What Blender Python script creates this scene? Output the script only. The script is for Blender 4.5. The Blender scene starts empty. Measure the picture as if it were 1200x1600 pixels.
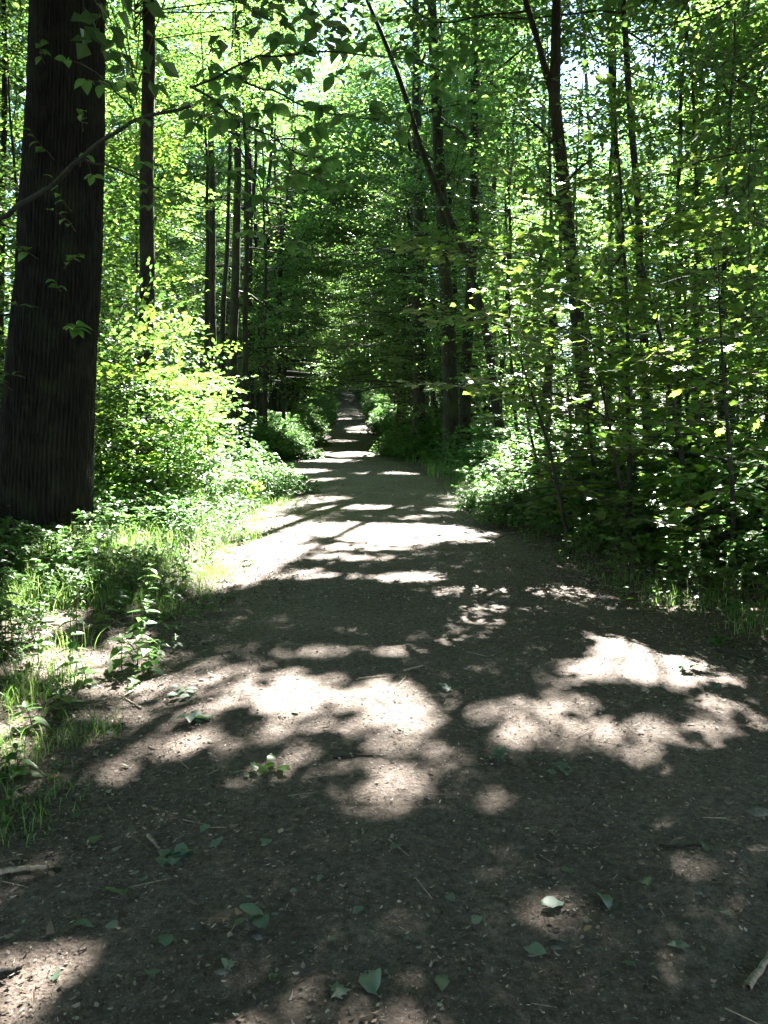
import bpy, math
import numpy as np
from mathutils import Vector

# ------------------------------------------------------------------ scene, camera, light
sc = bpy.context.scene
C = sc.collection
PI = math.pi
rng = np.random.default_rng(11)

F = 1250.0            # focal length in photo pixels (photo 1200 x 1600)
PITCH = math.atan(80 / F)
CAMZ = 1.6
cam_d = bpy.data.cameras.new('camera')
cam_d.sensor_fit = 'HORIZONTAL'; cam_d.sensor_width = 36; cam_d.lens = 36 * F / 1200
cam_d.clip_start = 0.05; cam_d.clip_end = 2000
cam = bpy.data.objects.new('camera', cam_d); C.objects.link(cam)
cam.location = (0, 0, CAMZ); cam.rotation_euler = (PI / 2 - PITCH, 0, 0)
sc.camera = cam

SUN_EL = math.radians(50); SUN_AZ = math.radians(14)      # azimuth measured from +y towards +x
S = np.array([math.sin(SUN_AZ) * math.cos(SUN_EL), math.cos(SUN_AZ) * math.cos(SUN_EL), math.sin(SUN_EL)])
w = bpy.data.worlds.new('World'); sc.world = w; w.use_nodes = True
nt = w.node_tree; bg = nt.nodes['Background']
sky = nt.nodes.new('ShaderNodeTexSky'); sky.sky_type = 'NISHITA'; sky.sun_disc = False; sky.dust_density = .2
sky.sun_elevation = SUN_EL; sky.sun_rotation = SUN_AZ
nt.links.new(sky.outputs[0], bg.inputs[0]); bg.inputs[1].default_value = 0.05
sd = bpy.data.lights.new('sun', 'SUN'); sd.energy = 5.0; sd.angle = math.radians(0.53); sd.color = (1, .965, .90)
so = bpy.data.objects.new('sun', sd); C.objects.link(so)
so.rotation_euler = Vector(S).to_track_quat('Z', 'Y').to_euler(); so.location = (20, 60, 70)
sc.view_settings.view_transform = 'Standard'; sc.view_settings.look = 'None'
sc.view_settings.gamma = 1; sc.view_settings.use_curve_mapping = False
sc.view_settings.exposure = 4.15
cy = sc.cycles
cy.max_bounces = 7; cy.diffuse_bounces = 4; cy.glossy_bounces = 2; cy.transmission_bounces = 6
cy.transparent_max_bounces = 8; cy.caustics_reflective = False; cy.caustics_refractive = False
cy.sample_clamp_indirect = 6
try: cy.use_denoising = True; cy.denoiser = 'OPENIMAGEDENOISE'
except Exception: pass

# ------------------------------------------------------------------ numeric helpers
def smooth(a, b, x):
    t = np.clip((x - a) / (b - a), 0, 1); return t * t * (3 - 2 * t)
_lat = np.random.default_rng(3).random((256, 256))
def vnoise(x, y):
    xi = np.floor(x).astype(int); yi = np.floor(y).astype(int)
    fx = x - xi; fy = y - yi; fx = fx * fx * (3 - 2 * fx); fy = fy * fy * (3 - 2 * fy)
    a = _lat[xi & 255, yi & 255]; b = _lat[(xi + 1) & 255, yi & 255]
    c = _lat[xi & 255, (yi + 1) & 255]; d = _lat[(xi + 1) & 255, (yi + 1) & 255]
    return (a * (1 - fx) + b * fx) * (1 - fy) + (c * (1 - fx) + d * fx) * fy
def fbm(x, y, o=3):
    s = 0; a = .5; n = 0
    for k in range(o):
        s = s + a * vnoise(x * 2 ** k + 17 * k, y * 2 ** k + 5 * k); n += a; a *= .5
    return s / n
def unit(v): return v / np.maximum(np.linalg.norm(v, axis=-1, keepdims=True), 1e-9)

HY = [-40, 0, 30, 73, 106, 159, 220, 420]; HZ = [-2.6, 0, 1.92, 5.1, 9.2, 16.2, 21, 27]
_yy = np.linspace(-40, 420, 2000); _zz = np.interp(_yy, HY, HZ)
for _ in range(3): _zz = np.convolve(np.pad(_zz, 20, mode='edge'), np.ones(41) / 41, 'valid')
_zz = _zz - np.interp(0, _yy, _zz)
def base_h(y): return np.interp(y, _yy, _zz)
PY = [-10, 0, 4.4, 5.4, 7.1, 9.5, 12.5, 15.5, 19, 24, 28, 33, 40, 73, 106, 159, 175, 200]
PL = [-1.9, -1.8, -1.67, -1.62, -1.54, -1.5, -1.48, -1.6, -2.1, -2.9, -3.0, -2.85, -2.95, -4.4, -6.1, -9.0, -11, -17]
PR = [2.9, 2.9, 2.7, 2.35, 1.95, 1.75, 1.42, 1.25, 1.15, .45, -.05, -.15, -.25, -1.6, -3.4, -6.3, -8.2, -14]
def pl(y): return np.interp(y, PY, PL)
def pr(y): return np.interp(y, PY, PR)
def cross_d(x, y):      # signed distance into the side path that leaves to the left around y = 21
    yc = 21.8 - .10 * (x + 2)
    return np.where(x < -1, np.abs(y - yc) - 2.1, 9)
def edge_d(x, y):       # >0 outside every path
    x = np.asarray(x, float); y = np.asarray(y, float)
    n = .35 * (fbm(x * .9 + 3, y * .9) - .5)
    d = np.maximum(pl(y) - x, x - pr(y))
    return np.minimum(d, cross_d(x, y)) + n
def ground(x, y):
    x = np.asarray(x, float); y = np.asarray(y, float)
    e = edge_d(x, y)
    r = smooth(-.1, 1.6, e)
    near = 1 - smooth(35, 60, y)
    z = base_h(y) + r * (.10 + .22 * (fbm(x * .35, y * .35) - .45)) + .02 * (fbm(x * 1.7, y * 1.7) - .5)
    z = z + smooth(2, 14, e) * smooth(30, 70, y) * .9
    return z
def ray(px, py):
    a = (px - 600) / F; b = (800 - py) / F
    cp, sp = math.cos(PITCH), math.sin(PITCH)
    return np.array([a, cp + b * sp, -sp + b * cp])
def P(px, py, d):       # a world point seen at that place of the picture, d metres ahead
    r = ray(px, py); return np.array([0, 0, CAMZ]) + r * (d / r[1])
def G(px, py):          # ground point
    r = ray(px, py); d = .5
    while d < 300:
        p = np.array([0, 0, CAMZ]) + r * (d / r[1])
        if p[2] < ground(p[0], p[1]): return p
        d *= 1.01
    return p
def project(x, y, z):
    cp, sp = math.cos(PITCH), math.sin(PITCH)
    f = cp * y - sp * (z - CAMZ); u = sp * y + cp * (z - CAMZ)
    f = np.maximum(f, .05)
    return 600 + F * x / f, 800 - F * u / f

# ------------------------------------------------------------------ where the canopy is open: sun flecks on the ground
FLECK = [  # photo x, y, rx, ry, strength  (all become places on the ground)
 (420,832,52,26,1.0),(560,836,170,11,.9),(640,850,120,8,.8),(440,868,60,9,.85),(350,815,40,22,.8),(560,862,90,6,.7),
 (620,908,70,7,.9),(470,905,60,7,.75),(760,905,40,5,.5),(850,930,85,11,.95),(960,948,60,7,.5),(640,942,34,4,.6),(710,838,70,7,.7),
 (560,1030,100,11,.8),(300,1022,28,9,.6),(690,1000,45,6,.4),(450,1058,70,9,.55),(1000,1048,120,26,1.0),(940,1015,70,10,.8),(1090,1075,80,16,.8),
 (560,1112,150,20,.95),(640,1135,60,24,1.0),(820,1125,65,22,.9),(420,1105,80,18,.8),(760,1060,60,8,.5),(240,1085,90,13,.85),(340,1078,60,10,.7),
 (250,1120,110,14,.6),(330,1165,140,13,.6),(480,1170,130,14,.62),(950,1170,150,24,1.0),(1080,1145,90,14,.8),(880,1110,60,16,.6),(1150,1120,70,14,.6),
 (1060,1190,90,14,.85),(960,1205,80,12,.9),(560,1215,170,14,.55),(690,1262,110,18,.9),(560,1262,130,20,.62),(430,1235,80,14,.5),(620,1240,90,14,.8),
 (560,1310,60,16,.5),(820,1250,60,10,.4),(640,1180,120,12,.5),(30,1150,60,34,1),(60,1185,60,16,.9),
 (22,1398,52,30,.95),(95,1508,75,20,.9),(290,1362,44,14,.55),(220,1210,60,10,.6),(150,1240,40,8,.5),(1170,1060,60,10,.6),
 (1000,1230,100,12,.6),(1130,1210,80,10,.5),(900,1075,50,8,.5),(1180,1170,50,18,.6),(520,1145,90,8,.35),
 (440,738,70,4,.9),(470,752,60,3,.7),(545,712,45,4,.9),(515,722,40,3,.9),(610,742,50,2.5,.8),(500,783,40,4,.7),(560,796,60,3.5,.8),(700,800,40,3,.6),(640,812,70,3,.5),
 (530,690,24,2.0,.6),(556,676,14,1.6,.5),(540,655,10,1.3,.5),(430,705,60,9,.75),(590,672,40,6,.8),(640,690,30,5,.4),(480,682,30,6,.8),
 (468,682,14,8,.8),(622,680,20,8,.8),(584,650,8,6,.6),
 # verges
 (750,978,60,8,.95),(748,955,60,7,.95),(738,930,55,6,.9),
 (900,700,60,12,.85),(1000,760,70,12,.8),(1100,800,80,12,.75),(960,830,60,10,.75),(1060,870,60,8,.7),(1150,740,70,12,.8),(850,730,50,8,.9),(1020,690,60,10,.8),(1120,690,60,8,.85),(700,930,60,5,.6),(540,880,80,4,.6),(620,975,70,4,.45),(800,960,80,5,.5),(780,1010,60,5,.5),(520,990,70,4,.4),
 (340,900,75,24,1),(250,850,120,40,1),(150,800,100,30,.95),(390,860,60,30,1),(90,1058,110,30,1),(40,975,70,36,.9),(190,1030,60,34,.8),(150,900,70,20,.5),(420,775,60,14,.7),(330,770,90,20,.95),(230,740,80,16,.8),
 (1040,940,60,13,.8),(1160,945,50,16,.75),(900,885,60,8,.4),(820,785,100,18,.6),(770,765,50,10,.4),(900,760,80,14,.5),(1180,900,50,18,.5),(950,720,70,12,.5),
]
_FL = np.array(FLECK, float); _FL[:, 4] = np.where(_FL[:, 4] < .8, _FL[:, 4] ** 1.7, _FL[:, 4])
def fleck(gx, gy):
    """opening of the canopy above a ground point: 0 closed .. 1 open"""
    gz = base_h(gy)
    n1 = fbm(gx * 2.1 + 40, gy * 1.5 + 9, 4) - .5; n2 = fbm(gx * 2.1 + 7, gy * 1.5 + 90, 4) - .5
    sc_ = np.clip(gy, 1.5, 60)
    u, v = project(gx + .55 * n1, np.maximum(gy + .9 * n2, .3), gz)
    o = np.zeros_like(gx)
    for cx, cy_, rx, ry, s in _FL:
        q = ((u - cx) / rx) ** 2 + ((v - cy_) / ry) ** 2
        m = q < 2.6
        if m.any(): o[m] = np.maximum(o[m], s * (1 - smooth(.6, 1.8, q[m])))
    o = np.clip(1 + np.log(np.maximum(o, .002)) / 5, 0, 1)      # share of leaves to drop for that share of light
    return np.where(gy > .8, o, 0)
ZONE = []    # (ground x, ground y, radius x, radius y, openness)
def zone(px, py, d, rx, ry, s):
    p = P(px, py, d); t = (p[2] - base_h(p[1])) / S[2]
    for _ in range(4): t = (p[2] - base_h(p[1] - t * S[1])) / S[2]
    ZONE.append((p[0] - t * S[0], p[1] - t * S[1], rx, ry, s))
for a in [(205,650,11,1.1,1.1,.72),(160,560,12,1.0,1.0,.6),(330,60,20,2.6,5,.95),(380,160,17,2.4,4,.95),(420,290,20,2.4,4,.95),(380,420,17,2,3,.9),(300,250,14,1.8,3,.8),(230,300,13,1.2,2,.6),
          (440,40,30,4,8,.95),(880,40,22,3.2,5,.85),(730,60,22,2.5,5,.7),(930,250,26,2.6,5,.95),(870,300,28,2.4,5,.9),(1100,180,14,2.2,3,.9),(1040,60,16,2.6,3,.85),(1150,480,11,1.2,1.6,.7),
          (745,400,8.5,.7,.7,.9),(790,490,8.5,.7,.7,.85),(745,600,8.5,.6,.6,.85),(1130,90,12,2,2,.7),(60,150,16,2,3,.7),(30,430,13,1.6,2,.7),(650,120,35,4,6,.6),(520,250,40,3,6,.5),(1000,330,13,1.3,2,.6),
          (820,600,12,1.2,1.5,.4),(240,480,14,1.5,2,.7),(600,30,45,6,8,.8),(300,470,16,1.6,2.4,.7),(600,170,3.5,1.0,1.0,.9),(450,120,3.6,.8,.9,.85),(330,200,3.8,.7,.8,.8),(1100,90,8,1.6,2,.95),(1000,30,9,1.6,2.5,.95),(980,150,12,1.5,2,.9),(1150,60,8,2.2,2.4,1),(1180,260,8,1.8,2,.95),(1080,180,10,2.2,2.4,1),(1100,150,16,2.6,3,1),(1000,80,20,3,4,1),(1150,250,13,2,2.5,.95),(900,100,22,3,4,1),(1120,480,8,1.2,1.2,.95),(780,120,24,2.5,4,.9),(1000,450,14,1.5,2,.8)]:
    zone(a[0], a[1], a[2], a[3] * (1.35 if a[0] > 650 else 1), a[4] * (1.3 if a[0] > 650 else 1), min(1, a[5] + .08))
DARK = []
for px, py, d, rx, ry in [(560,450,30,3.2,7),(560,520,50,5,12),(650,560,20,2,4),(330,600,22,2.4,4),(960,880,9,2.0,1.5),(1100,820,9,1.8,1.8),(90,400,8,1.0,2),(620,380,30,3,6),(560,380,45,5,10),(540,520,75,7,16),(540,400,75,7,16),(540,300,60,6,12)]:
    zone(px, py, d, rx, ry, 0); DARK.append(ZONE.pop()[:4])
def openness(gx, gy):
    o = fleck(gx, gy)
    e = edge_d(gx, gy)
    n = fbm(gx * .55 + 11, gy * .42 + 31, 3); n2 = fbm(gx * 1.5 + 71, gy * 1.3 + 3, 2)
    amb = smooth(.50, .62, n) * .9 + .2 * smooth(.55, .75, n2)
    amb = amb * smooth(.1, 1.2, e) * smooth(7, 13, gy)
    for a, b, rx, ry, s in ZONE:
        q = ((gx - a) / rx) ** 2 + ((gy - b) / ry) ** 2
        amb = np.maximum(amb, s * (1 - smooth(.4, 1.5, q + 1.2 * (n2 - .5))))
    for a, b, rx, ry in DARK:
        q = ((gx - a) / rx) ** 2 + ((gy - b) / ry) ** 2
        amb = amb * (.12 + .88 * smooth(.5, 1.6, q))
    return np.maximum(o, np.where(e > 0, np.minimum(amb, 1), 0))
def sun_foot(p):
    t = (p[:, 2] - base_h(p[:, 1])) / S[2]
    for _ in range(4): t = (p[:, 2] - base_h(p[:, 1] - t * S[1])) / S[2]
    return p[:, 0] - t * S[0], p[:, 1] - t * S[1]
def keep_leaf(p, low=False, r=None):
    """leaves that stay: gaps are cut in the canopy where sun should land, and nothing hangs into the walking space"""
    gx, gy = sun_foot(p)
    r = rng.random(len(p)) if r is None else r
    if low:
        o = fleck(gx, gy)
        h = p[:, 2] - base_h(p[:, 1])
        k = (r > o) | (h < .5) | ((edge_d(gx, gy) > .15) & (((h < 2.4) & (gx < 0)) | (h < 1.0) | ((r > .5) & (gx < 0))))
        e = np.maximum(pl(p[:, 1]) - p[:, 0], p[:, 0] - pr(p[:, 1]))
        k |= (p[:, 0] < -2) & (p[:, 1] > 15.5) & (h < 8.6) & (edge_d(gx, gy) > .2) & (gy > 10.5)
        k &= ~((e < .1) & (h < 2.7))
        return k
    h = p[:, 2] - base_h(p[:, 1])
    return (r > openness(gx, gy)) | ((p[:, 0] < -2) & (p[:, 1] > 15.5) & (h < 8.6) & (edge_d(gx, gy) > .2) & (gy > 10.5))

# ------------------------------------------------------------------ mesh collector
class MB:
    def __init__(s): s.v = []; s.r = []; s.f = {}; s.n = 0
    def add(s, v, faces, mat=0, rnd=0.0, smoothf=False):
        v = np.asarray(v, np.float32).reshape(-1, 3)
        s.v.append(v); s.r.append(np.broadcast_to(np.asarray(rnd, np.float32), (len(v),)))
        for f in (faces if isinstance(faces, list) else [faces]):
            f = np.asarray(f, np.int64)
            if f.size: s.f.setdefault((f.shape[1], mat, smoothf), []).append(f + s.n)
        s.n += len(v)
    def build(s, name, mats, parent=None, origin=(0, 0, 0)):
        me = bpy.data.meshes.new(name)
        v = np.concatenate(s.v) - np.asarray(origin, np.float32)
        me.vertices.add(len(v)); me.vertices.foreach_set('co', v.astype(np.float32).ravel())
        loops = []; starts = []; mi = []; sm = []; k = 0
        for (n, m, q), fl in s.f.items():
            f = np.concatenate(fl); loops.append(f.ravel())
            starts.append(k + np.arange(len(f)) * n); k += f.size
            mi.append(np.full(len(f), m)); sm.append(np.full(len(f), q))
        loops = np.concatenate(loops); starts = np.concatenate(starts)
        me.loops.add(len(loops)); me.loops.foreach_set('vertex_index', loops.astype(np.int32))
        me.polygons.add(len(starts)); me.polygons.foreach_set('loop_start', starts.astype(np.int32))
        me.polygons.foreach_set('material_index', np.concatenate(mi).astype(np.int32))
        me.polygons.foreach_set('use_smooth', np.concatenate(sm).astype(bool))
        me.update(calc_edges=True)
        a = me.attributes.new('rnd', 'FLOAT', 'POINT'); a.data.foreach_set('value', np.concatenate(s.r).astype(np.float32))
        for m in (mats if isinstance(mats, (list, tuple)) else [mats]): me.materials.append(m)
        o = bpy.data.objects.new(name, me); C.objects.link(o)
        if parent is not None: o.parent = parent
        else: o.location = origin
        return o
def tag(o, label, cat, group=None, kind=None):
    if label: o['label'] = label
    if cat: o['category'] = cat
    if group: o['group'] = group
    if kind: o['kind'] = kind
    return o
def thing(name, label, cat, loc, group=None):
    o = bpy.data.objects.new(name, None); C.objects.link(o); o.location = tuple(float(c) for c in loc)
    o.empty_display_size = .2
    return tag(o, label, cat, group)
def copy_thing(o, loc, rz=0, sc_=1, label=None, group=None):
    c = o.copy(); C.objects.link(c); c.location = loc; c.rotation_euler = (0, 0, rz); c.scale = (sc_,) * 3
    if label: c['label'] = label
    if group: c['group'] = group
    for ch in list(o.children):
        d = ch.copy(); C.objects.link(d); d.parent = c
    return c

def tube(mb, pts, rad, seg=8, mat=0, rnd=0.0, ridge=0, seed=0, cap=True, flare=0):
    pts = np.asarray(pts, float); rad = np.asarray(rad, float); n = len(pts)
    t = unit(np.gradient(pts, axis=0))
    ref = np.array([1., 0, 0]) if abs(t[0][2]) > .7 else np.array([0, 0, 1.])
    U = unit(np.cross(t, ref)); V = np.cross(t, U)
    a = np.arange(seg) * 2 * PI / seg
    R = rad[:, None] * np.ones(seg)[None]
    if ridge:
        ln = np.concatenate([[0], np.cumsum(np.linalg.norm(np.diff(pts, axis=0), axis=1))])
        k = ridge
        R = R * (1 + .07 * (np.abs(np.sin(a[None] * k + 3.0 * fbm(ln[:, None] * .9 + seed, a[None] * 2 + 3))) - .5) + .07 * (fbm(ln[:, None] * 1.3 + a[None] * 0, np.cos(a)[None] * 2 + ln[:, None] * .3 + 30) - .5)
                 + .05 * (fbm(ln[:, None] * 5, a[None] * 9 + seed) - .5))
    if flare:
        R = R * (1 + flare * np.exp(-np.linspace(0, 1, n)[:, None] * 22) * (1 + .5 * np.sin(a[None] * 5 + seed)))
    v = pts[:, None] + R[..., None] * (np.cos(a)[None, :, None] * U[:, None] + np.sin(a)[None, :, None] * V[:, None])
    i = np.arange(n - 1)[:, None] * seg; j = np.arange(seg)[None]; j2 = (j + 1) % seg
    f = np.stack([i + j, i + j2, i + seg + j2, i + seg + j], -1).reshape(-1, 4)
    mb.add(v.reshape(-1, 3), f, mat, rnd, True)
def resample(pts, n, wob=0, seed=0):
    pts = np.asarray(pts, float); d = np.concatenate([[0], np.cumsum(np.linalg.norm(np.diff(pts, axis=0), axis=1))])
    s = np.linspace(0, d[-1], n); q = np.stack([np.interp(s, d, pts[:, k]) for k in range(3)], 1)
    if n > 6:
        for _ in range(3): q[1:-1] = (q[:-2] + 2 * q[1:-1] + q[2:]) / 4
    if wob:
        q[:, 0] += wob * (fbm(s * .6 + seed, s * 0 + seed) - .5) * smooth(0, 1, s); q[:, 1] += wob * (fbm(s * .6 + seed + 50, s * 0 + seed) - .5)
    return q
def prisms(mb, p0, p1, r0, r1, mat=0, rnd=.5):
    """many three-sided twigs at once"""
    if len(p0) == 0: return
    t = unit(p1 - p0); ref = np.where(np.abs(t[:, 2:3]) > .8, [[1., 0, 0]], [[0, 0, 1.]])
    U = unit(np.cross(t, ref)); V = np.cross(t, U); v = np.zeros((len(p0), 6, 3))
    for k in range(3):
        c = math.cos(k * 2.094) * U + math.sin(k * 2.094) * V
        v[:, k] = p0 + c * np.reshape(r0, (-1, 1)); v[:, 3 + k] = p1 + c * np.reshape(r1, (-1, 1))
    b = np.arange(len(p0))[:, None] * 6
    f = np.concatenate([b + np.array([[k, (k + 1) % 3, 3 + (k + 1) % 3, 3 + k]]) for k in range(3)])
    mb.add(v.reshape(-1, 3), f, mat, rnd)

# leaf outlines: base at the origin, tip along +y, upper side +z
def _leaf_far():
    return np.array([(0, 0, 0), (-.33, .45, .09), (0, 1, -.10), (.33, .45, .09)]), [np.array([(0, 2, 1), (0, 3, 2)])]
def _leaf_mid():
    v = [(0, 0, 0), (.24, .22, .05), (.31, .52, .07), (0, 1, -.14), (-.31, .52, .07), (-.24, .22, .05), (0, .5, -.01)]
    return np.array(v), [np.array([(0, 1, 2, 6), (6, 2, 3, 4), (0, 6, 4, 5)])]
def _leaf_near():
    y = [.0, .12, .32, .56, .8, 1.0]; wd = [.012, .17, .30, .31, .18, .0]; zz = [0, .03, .05, .03, -.05, -.17]
    v = []
    for a, b, c in zip(y, wd, zz): v += [(-b, a, c + b * .25), (0, a, c), (b, a, c + b * .25)]
    f = [(3 * i + k, 3 * i + k + 1, 3 * i + k + 4, 3 * i + k + 3) for i in range(5) for k in (0, 1)]
    return np.array(v), [np.array(f)]
def _leaf_maple():
    o = [(0, 0), (.20, .06), (.46, -.02), (.38, .20), (.62, .42), (.34, .46), (.36, .66), (.16, .64), (0, 1), (-.16, .64), (-.36, .66), (-.34, .46), (-.62, .42), (-.38, .20), (-.46, -.02), (-.20, .06)]
    v = [(x, y, .10 * abs(x) - .12 * max(0, y - .5) - .1 * max(0, abs(x) - .35)) for x, y in o] + [(0, .34, 0)]
    n = len(o); return np.array(v), [np.array([(i, (i + 1) % n, n) for i in range(n)])]
def _leaf_nettle():
    o = []; v = []
    ys = np.linspace(0, 1, 7); wd = [.02, .2, .27, .25, .19, .1, 0]
    for a, b in zip(ys, wd): v += [(-b, a, .1 * b - .3 * a * a), (0, a, -.04 - .3 * a * a), (b, a, .1 * b - .3 * a * a)]
    f = [(3 * i + k, 3 * i + k + 1, 3 * i + k + 4, 3 * i + k + 3) for i in range(6) for k in (0, 1)]
    return np.array(v), [np.array(f)]
LEAF = dict(far=_leaf_far(), mid=_leaf_mid(), near=_leaf_near(), maple=_leaf_maple(), nettle=_leaf_nettle())
def leaves(mb, kind, pos, d, nrm, size, mat=0, rnd=None, smoothf=False):
    if len(pos) == 0: return
    tv, tf = LEAF[kind]; m = len(tv)
    d = unit(d); X = unit(np.cross(d, nrm)); Z = np.cross(X, d)
    size = np.broadcast_to(np.asarray(size, float), (len(pos),))[:, None, None]
    v = pos[:, None] + size * (X[:, None] * tv[None, :, 0:1] + d[:, None] * tv[None, :, 1:2] + Z[:, None] * tv[None, :, 2:3])
    b = np.arange(len(pos))[:, None, None] * m
    r = rng.random(len(pos)) if rnd is None else rnd
    mb.add(v.reshape(-1, 3), [(b + f[None]).reshape(-1, f.shape[1]) for f in tf], mat, np.repeat(r, m), smoothf)

# ------------------------------------------------------------------ sprays of leaves on twigs
class Spray: pass
def make_spray(L=1.2, nt_=9, step=.075, droop=.12, rs=0, size=.09, flat=.25):
    g = np.random.default_rng(rs); s = Spray(); p0 = []; p1 = []; r0 = []; r1 = []; lp = []; ld = []; ln = []; ls = []
    def axis(a, dirv, length, rad, depth):
        n = max(2, int(length / .12)); p = np.array(a, float); dv = np.array(dirv, float); out = [p.copy()]
        for i in range(n):
            dv = dv + g.normal(0, .07, 3) * np.array([1, 1, .4]); dv[2] -= droop * .12; dv = dv / np.linalg.norm(dv)
            q = p + dv * length / n
            p0.append(p.copy()); p1.append(q.copy()); r0.append(rad * (1 - i / n * .7)); r1.append(rad * (1 - (i + 1) / n * .7)); p = q; out.append(p.copy())
        return np.array(out), dv
    main, dv = axis((0, 0, 0), (1, 0, .05), L, .006, 0)
    d = np.linspace(0, 1, len(main))
    def put(ax, st):
        ln_ = np.linalg.norm(np.diff(ax, axis=0), axis=1).sum(); k = max(2, int(ln_ / st)); side = g.choice([-1, 1])
        for j in range(k):
            t = (j + .6) / k; c = np.array([np.interp(t, np.linspace(0, 1, len(ax)), ax[:, q]) for q in range(3)])
            dr = ax[-1] - ax[0]; dr /= np.linalg.norm(dr); sd_ = np.array([-dr[1], dr[0], 0]) * side; side = -side
            v = dr * g.uniform(.35, .8) + sd_ * g.uniform(.6, 1) + np.array([0, 0, g.normal(-.12, .18)])
            lp.append(c); ld.append(v); ln.append(np.array([g.normal(0, flat), g.normal(0, flat), 1])); ls.append(size * g.uniform(.65, 1.2))
        lp.append(ax[-1]); ld.append(ax[-1] - ax[-2]); ln.append(np.array([g.normal(0, flat), g.normal(0, flat), 1])); ls.append(size * 1.1)
    side = 1
    for i in range(nt_):
        t = .12 + .85 * i / nt_; c = np.array([np.interp(t, d, main[:, q]) for q in range(3)])
        a = g.uniform(.6, .95) * side; side = -side
        ll = L * .48 * (1 - t * .65) * g.uniform(.7, 1.2)
        ax, _ = axis(c, (math.cos(a), math.sin(a), g.normal(.02, .1)), ll, .0035, 1); put(ax, step)
    put(main[len(main) // 3:], step * 1.2)
    s.p0, s.p1, s.r0, s.r1 = map(np.array, (p0, p1, r0, r1)); s.lp = np.array(lp); s.ld = unit(np.array(ld)); s.ln = unit(np.array(ln)); s.ls = np.array(ls)
    return s
SPR = [make_spray(rs=k, L=1.15 + .1 * (k % 3)) for k in range(5)]
SPR_M = [make_spray(rs=20 + k, nt_=7, step=.105, size=.115, flat=.22, L=1.0) for k in range(4)]      # maple
SPR_S = [make_spray(rs=40 + k, L=.6, nt_=6, step=.06, size=.075) for k in range(4)]                # short shoots
SPR_B = [make_spray(rs=60 + k, L=1.6, nt_=8, step=.13, size=.185, flat=.35) for k in range(4)]      # upper canopy, coarse

CX = np.arange(-15, 15.1, 1.0); CY = np.arange(-1.4, 46, .72); COV = np.zeros((len(CX) - 1, len(CY) - 1))
def cover(p, s):      # leaf area met by the sun's rays on their way to each patch of ground
    gx, gy = sun_foot(p); h, _, _ = np.histogram2d(gx, gy, bins=[CX, CY], weights=s * s * .33); COV[:] += h / .72
    m = p[:, 2] - base_h(p[:, 1]) > 5; h, _, _ = np.histogram2d(p[m, 0], p[m, 1], bins=[VX, VY], weights=(s * s * .33)[m]); VCOV[:] += h / 2.25
VX = np.arange(-18, 18.1, 1.5); VY = np.arange(-12, 24.1, 1.5); VCOV = np.zeros((len(VX) - 1, len(VY) - 1))
def apply_sprays(mb, anchors, dirs, scale, lib, kind='mid', low=False, leafmat=0, twigmat=1, cull=True, roll=.25, twigs=True, big=False, thin=0, hang=None, minh=None):
    """copy sprays onto anchors (n,3) pointing along dirs (n,3)"""
    anchors = np.asarray(anchors, float); dirs = unit(np.asarray(dirs, float)); n = len(anchors)
    which = rng.integers(0, len(lib), n); scale = np.broadcast_to(np.asarray(scale, float), (n,))
    for k, s in enumerate(lib):
        m = which == k
        if not m.any(): continue
        X = dirs[m]; up = np.array([0, 0, 1.]) + rng.normal(0, roll, (m.sum(), 3))
        Y = unit(np.cross(up, X)); Y = Y * rng.choice([-1, 1], m.sum())[:, None]; Z = np.cross(X, Y); Z = Z * np.sign(Z[:, 2:3] + 1e-9)
        M = np.stack([X, Y, Z], 2); sc_ = scale[m][:, None, None]; A = anchors[m][:, None]
        tr = lambda q: (A + sc_ * np.einsum('nij,mj->nmi', M, q)).reshape(-1, 3)
        rt = lambda q: np.einsum('nij,mj->nmi', M, q).reshape(-1, 3)
        pos = tr(s.lp); d = rt(s.ld); nr = rt(s.ln); sz = np.broadcast_to(s.ls[None] * np.maximum(scale[m][:, None], .8), (m.sum(), len(s.ls))).ravel()
        nr = nr + rng.normal(0, .12, nr.shape); sz = sz * rng.uniform(.85, 1.15, len(sz))
        ok = np.ones(len(pos), bool)
        if cull: ok &= keep_leaf(pos, low)
        if thin: ok &= rng.random(len(pos)) > thin
        h = pos[:, 2] - base_h(pos[:, 1]); ok &= h > (.08 if minh is None else minh)
        ok &= ~((pos[:, 1] < 3) & (np.abs(pos[:, 0]) < 2.2) & (h < 4))
        leaves(mb, kind, pos[ok], d[ok], nr[ok], sz[ok], leafmat); cover(pos[ok], sz[ok])
        if twigs:
            a, b = tr(s.p0), tr(s.p1); r0 = np.tile(s.r0, m.sum()); r1 = np.tile(s.r1, m.sum())
            c = (a + b) / 2; okt = np.ones(len(c), bool)
            if cull and not low:
                gx, gy = sun_foot(c); okt &= openness(gx, gy) < .45
            if cull and low:
                gx, gy = sun_foot(c); okt &= fleck(gx, gy) < .5
                e = np.maximum(pl(c[:, 1]) - c[:, 0], c[:, 0] - pr(c[:, 1])); okt &= ~((e < .1) & (c[:, 2] - base_h(c[:, 1]) < 2.7))
            prisms(mb, a[okt], b[okt], r0[okt], r1[okt], twigmat)

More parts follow.
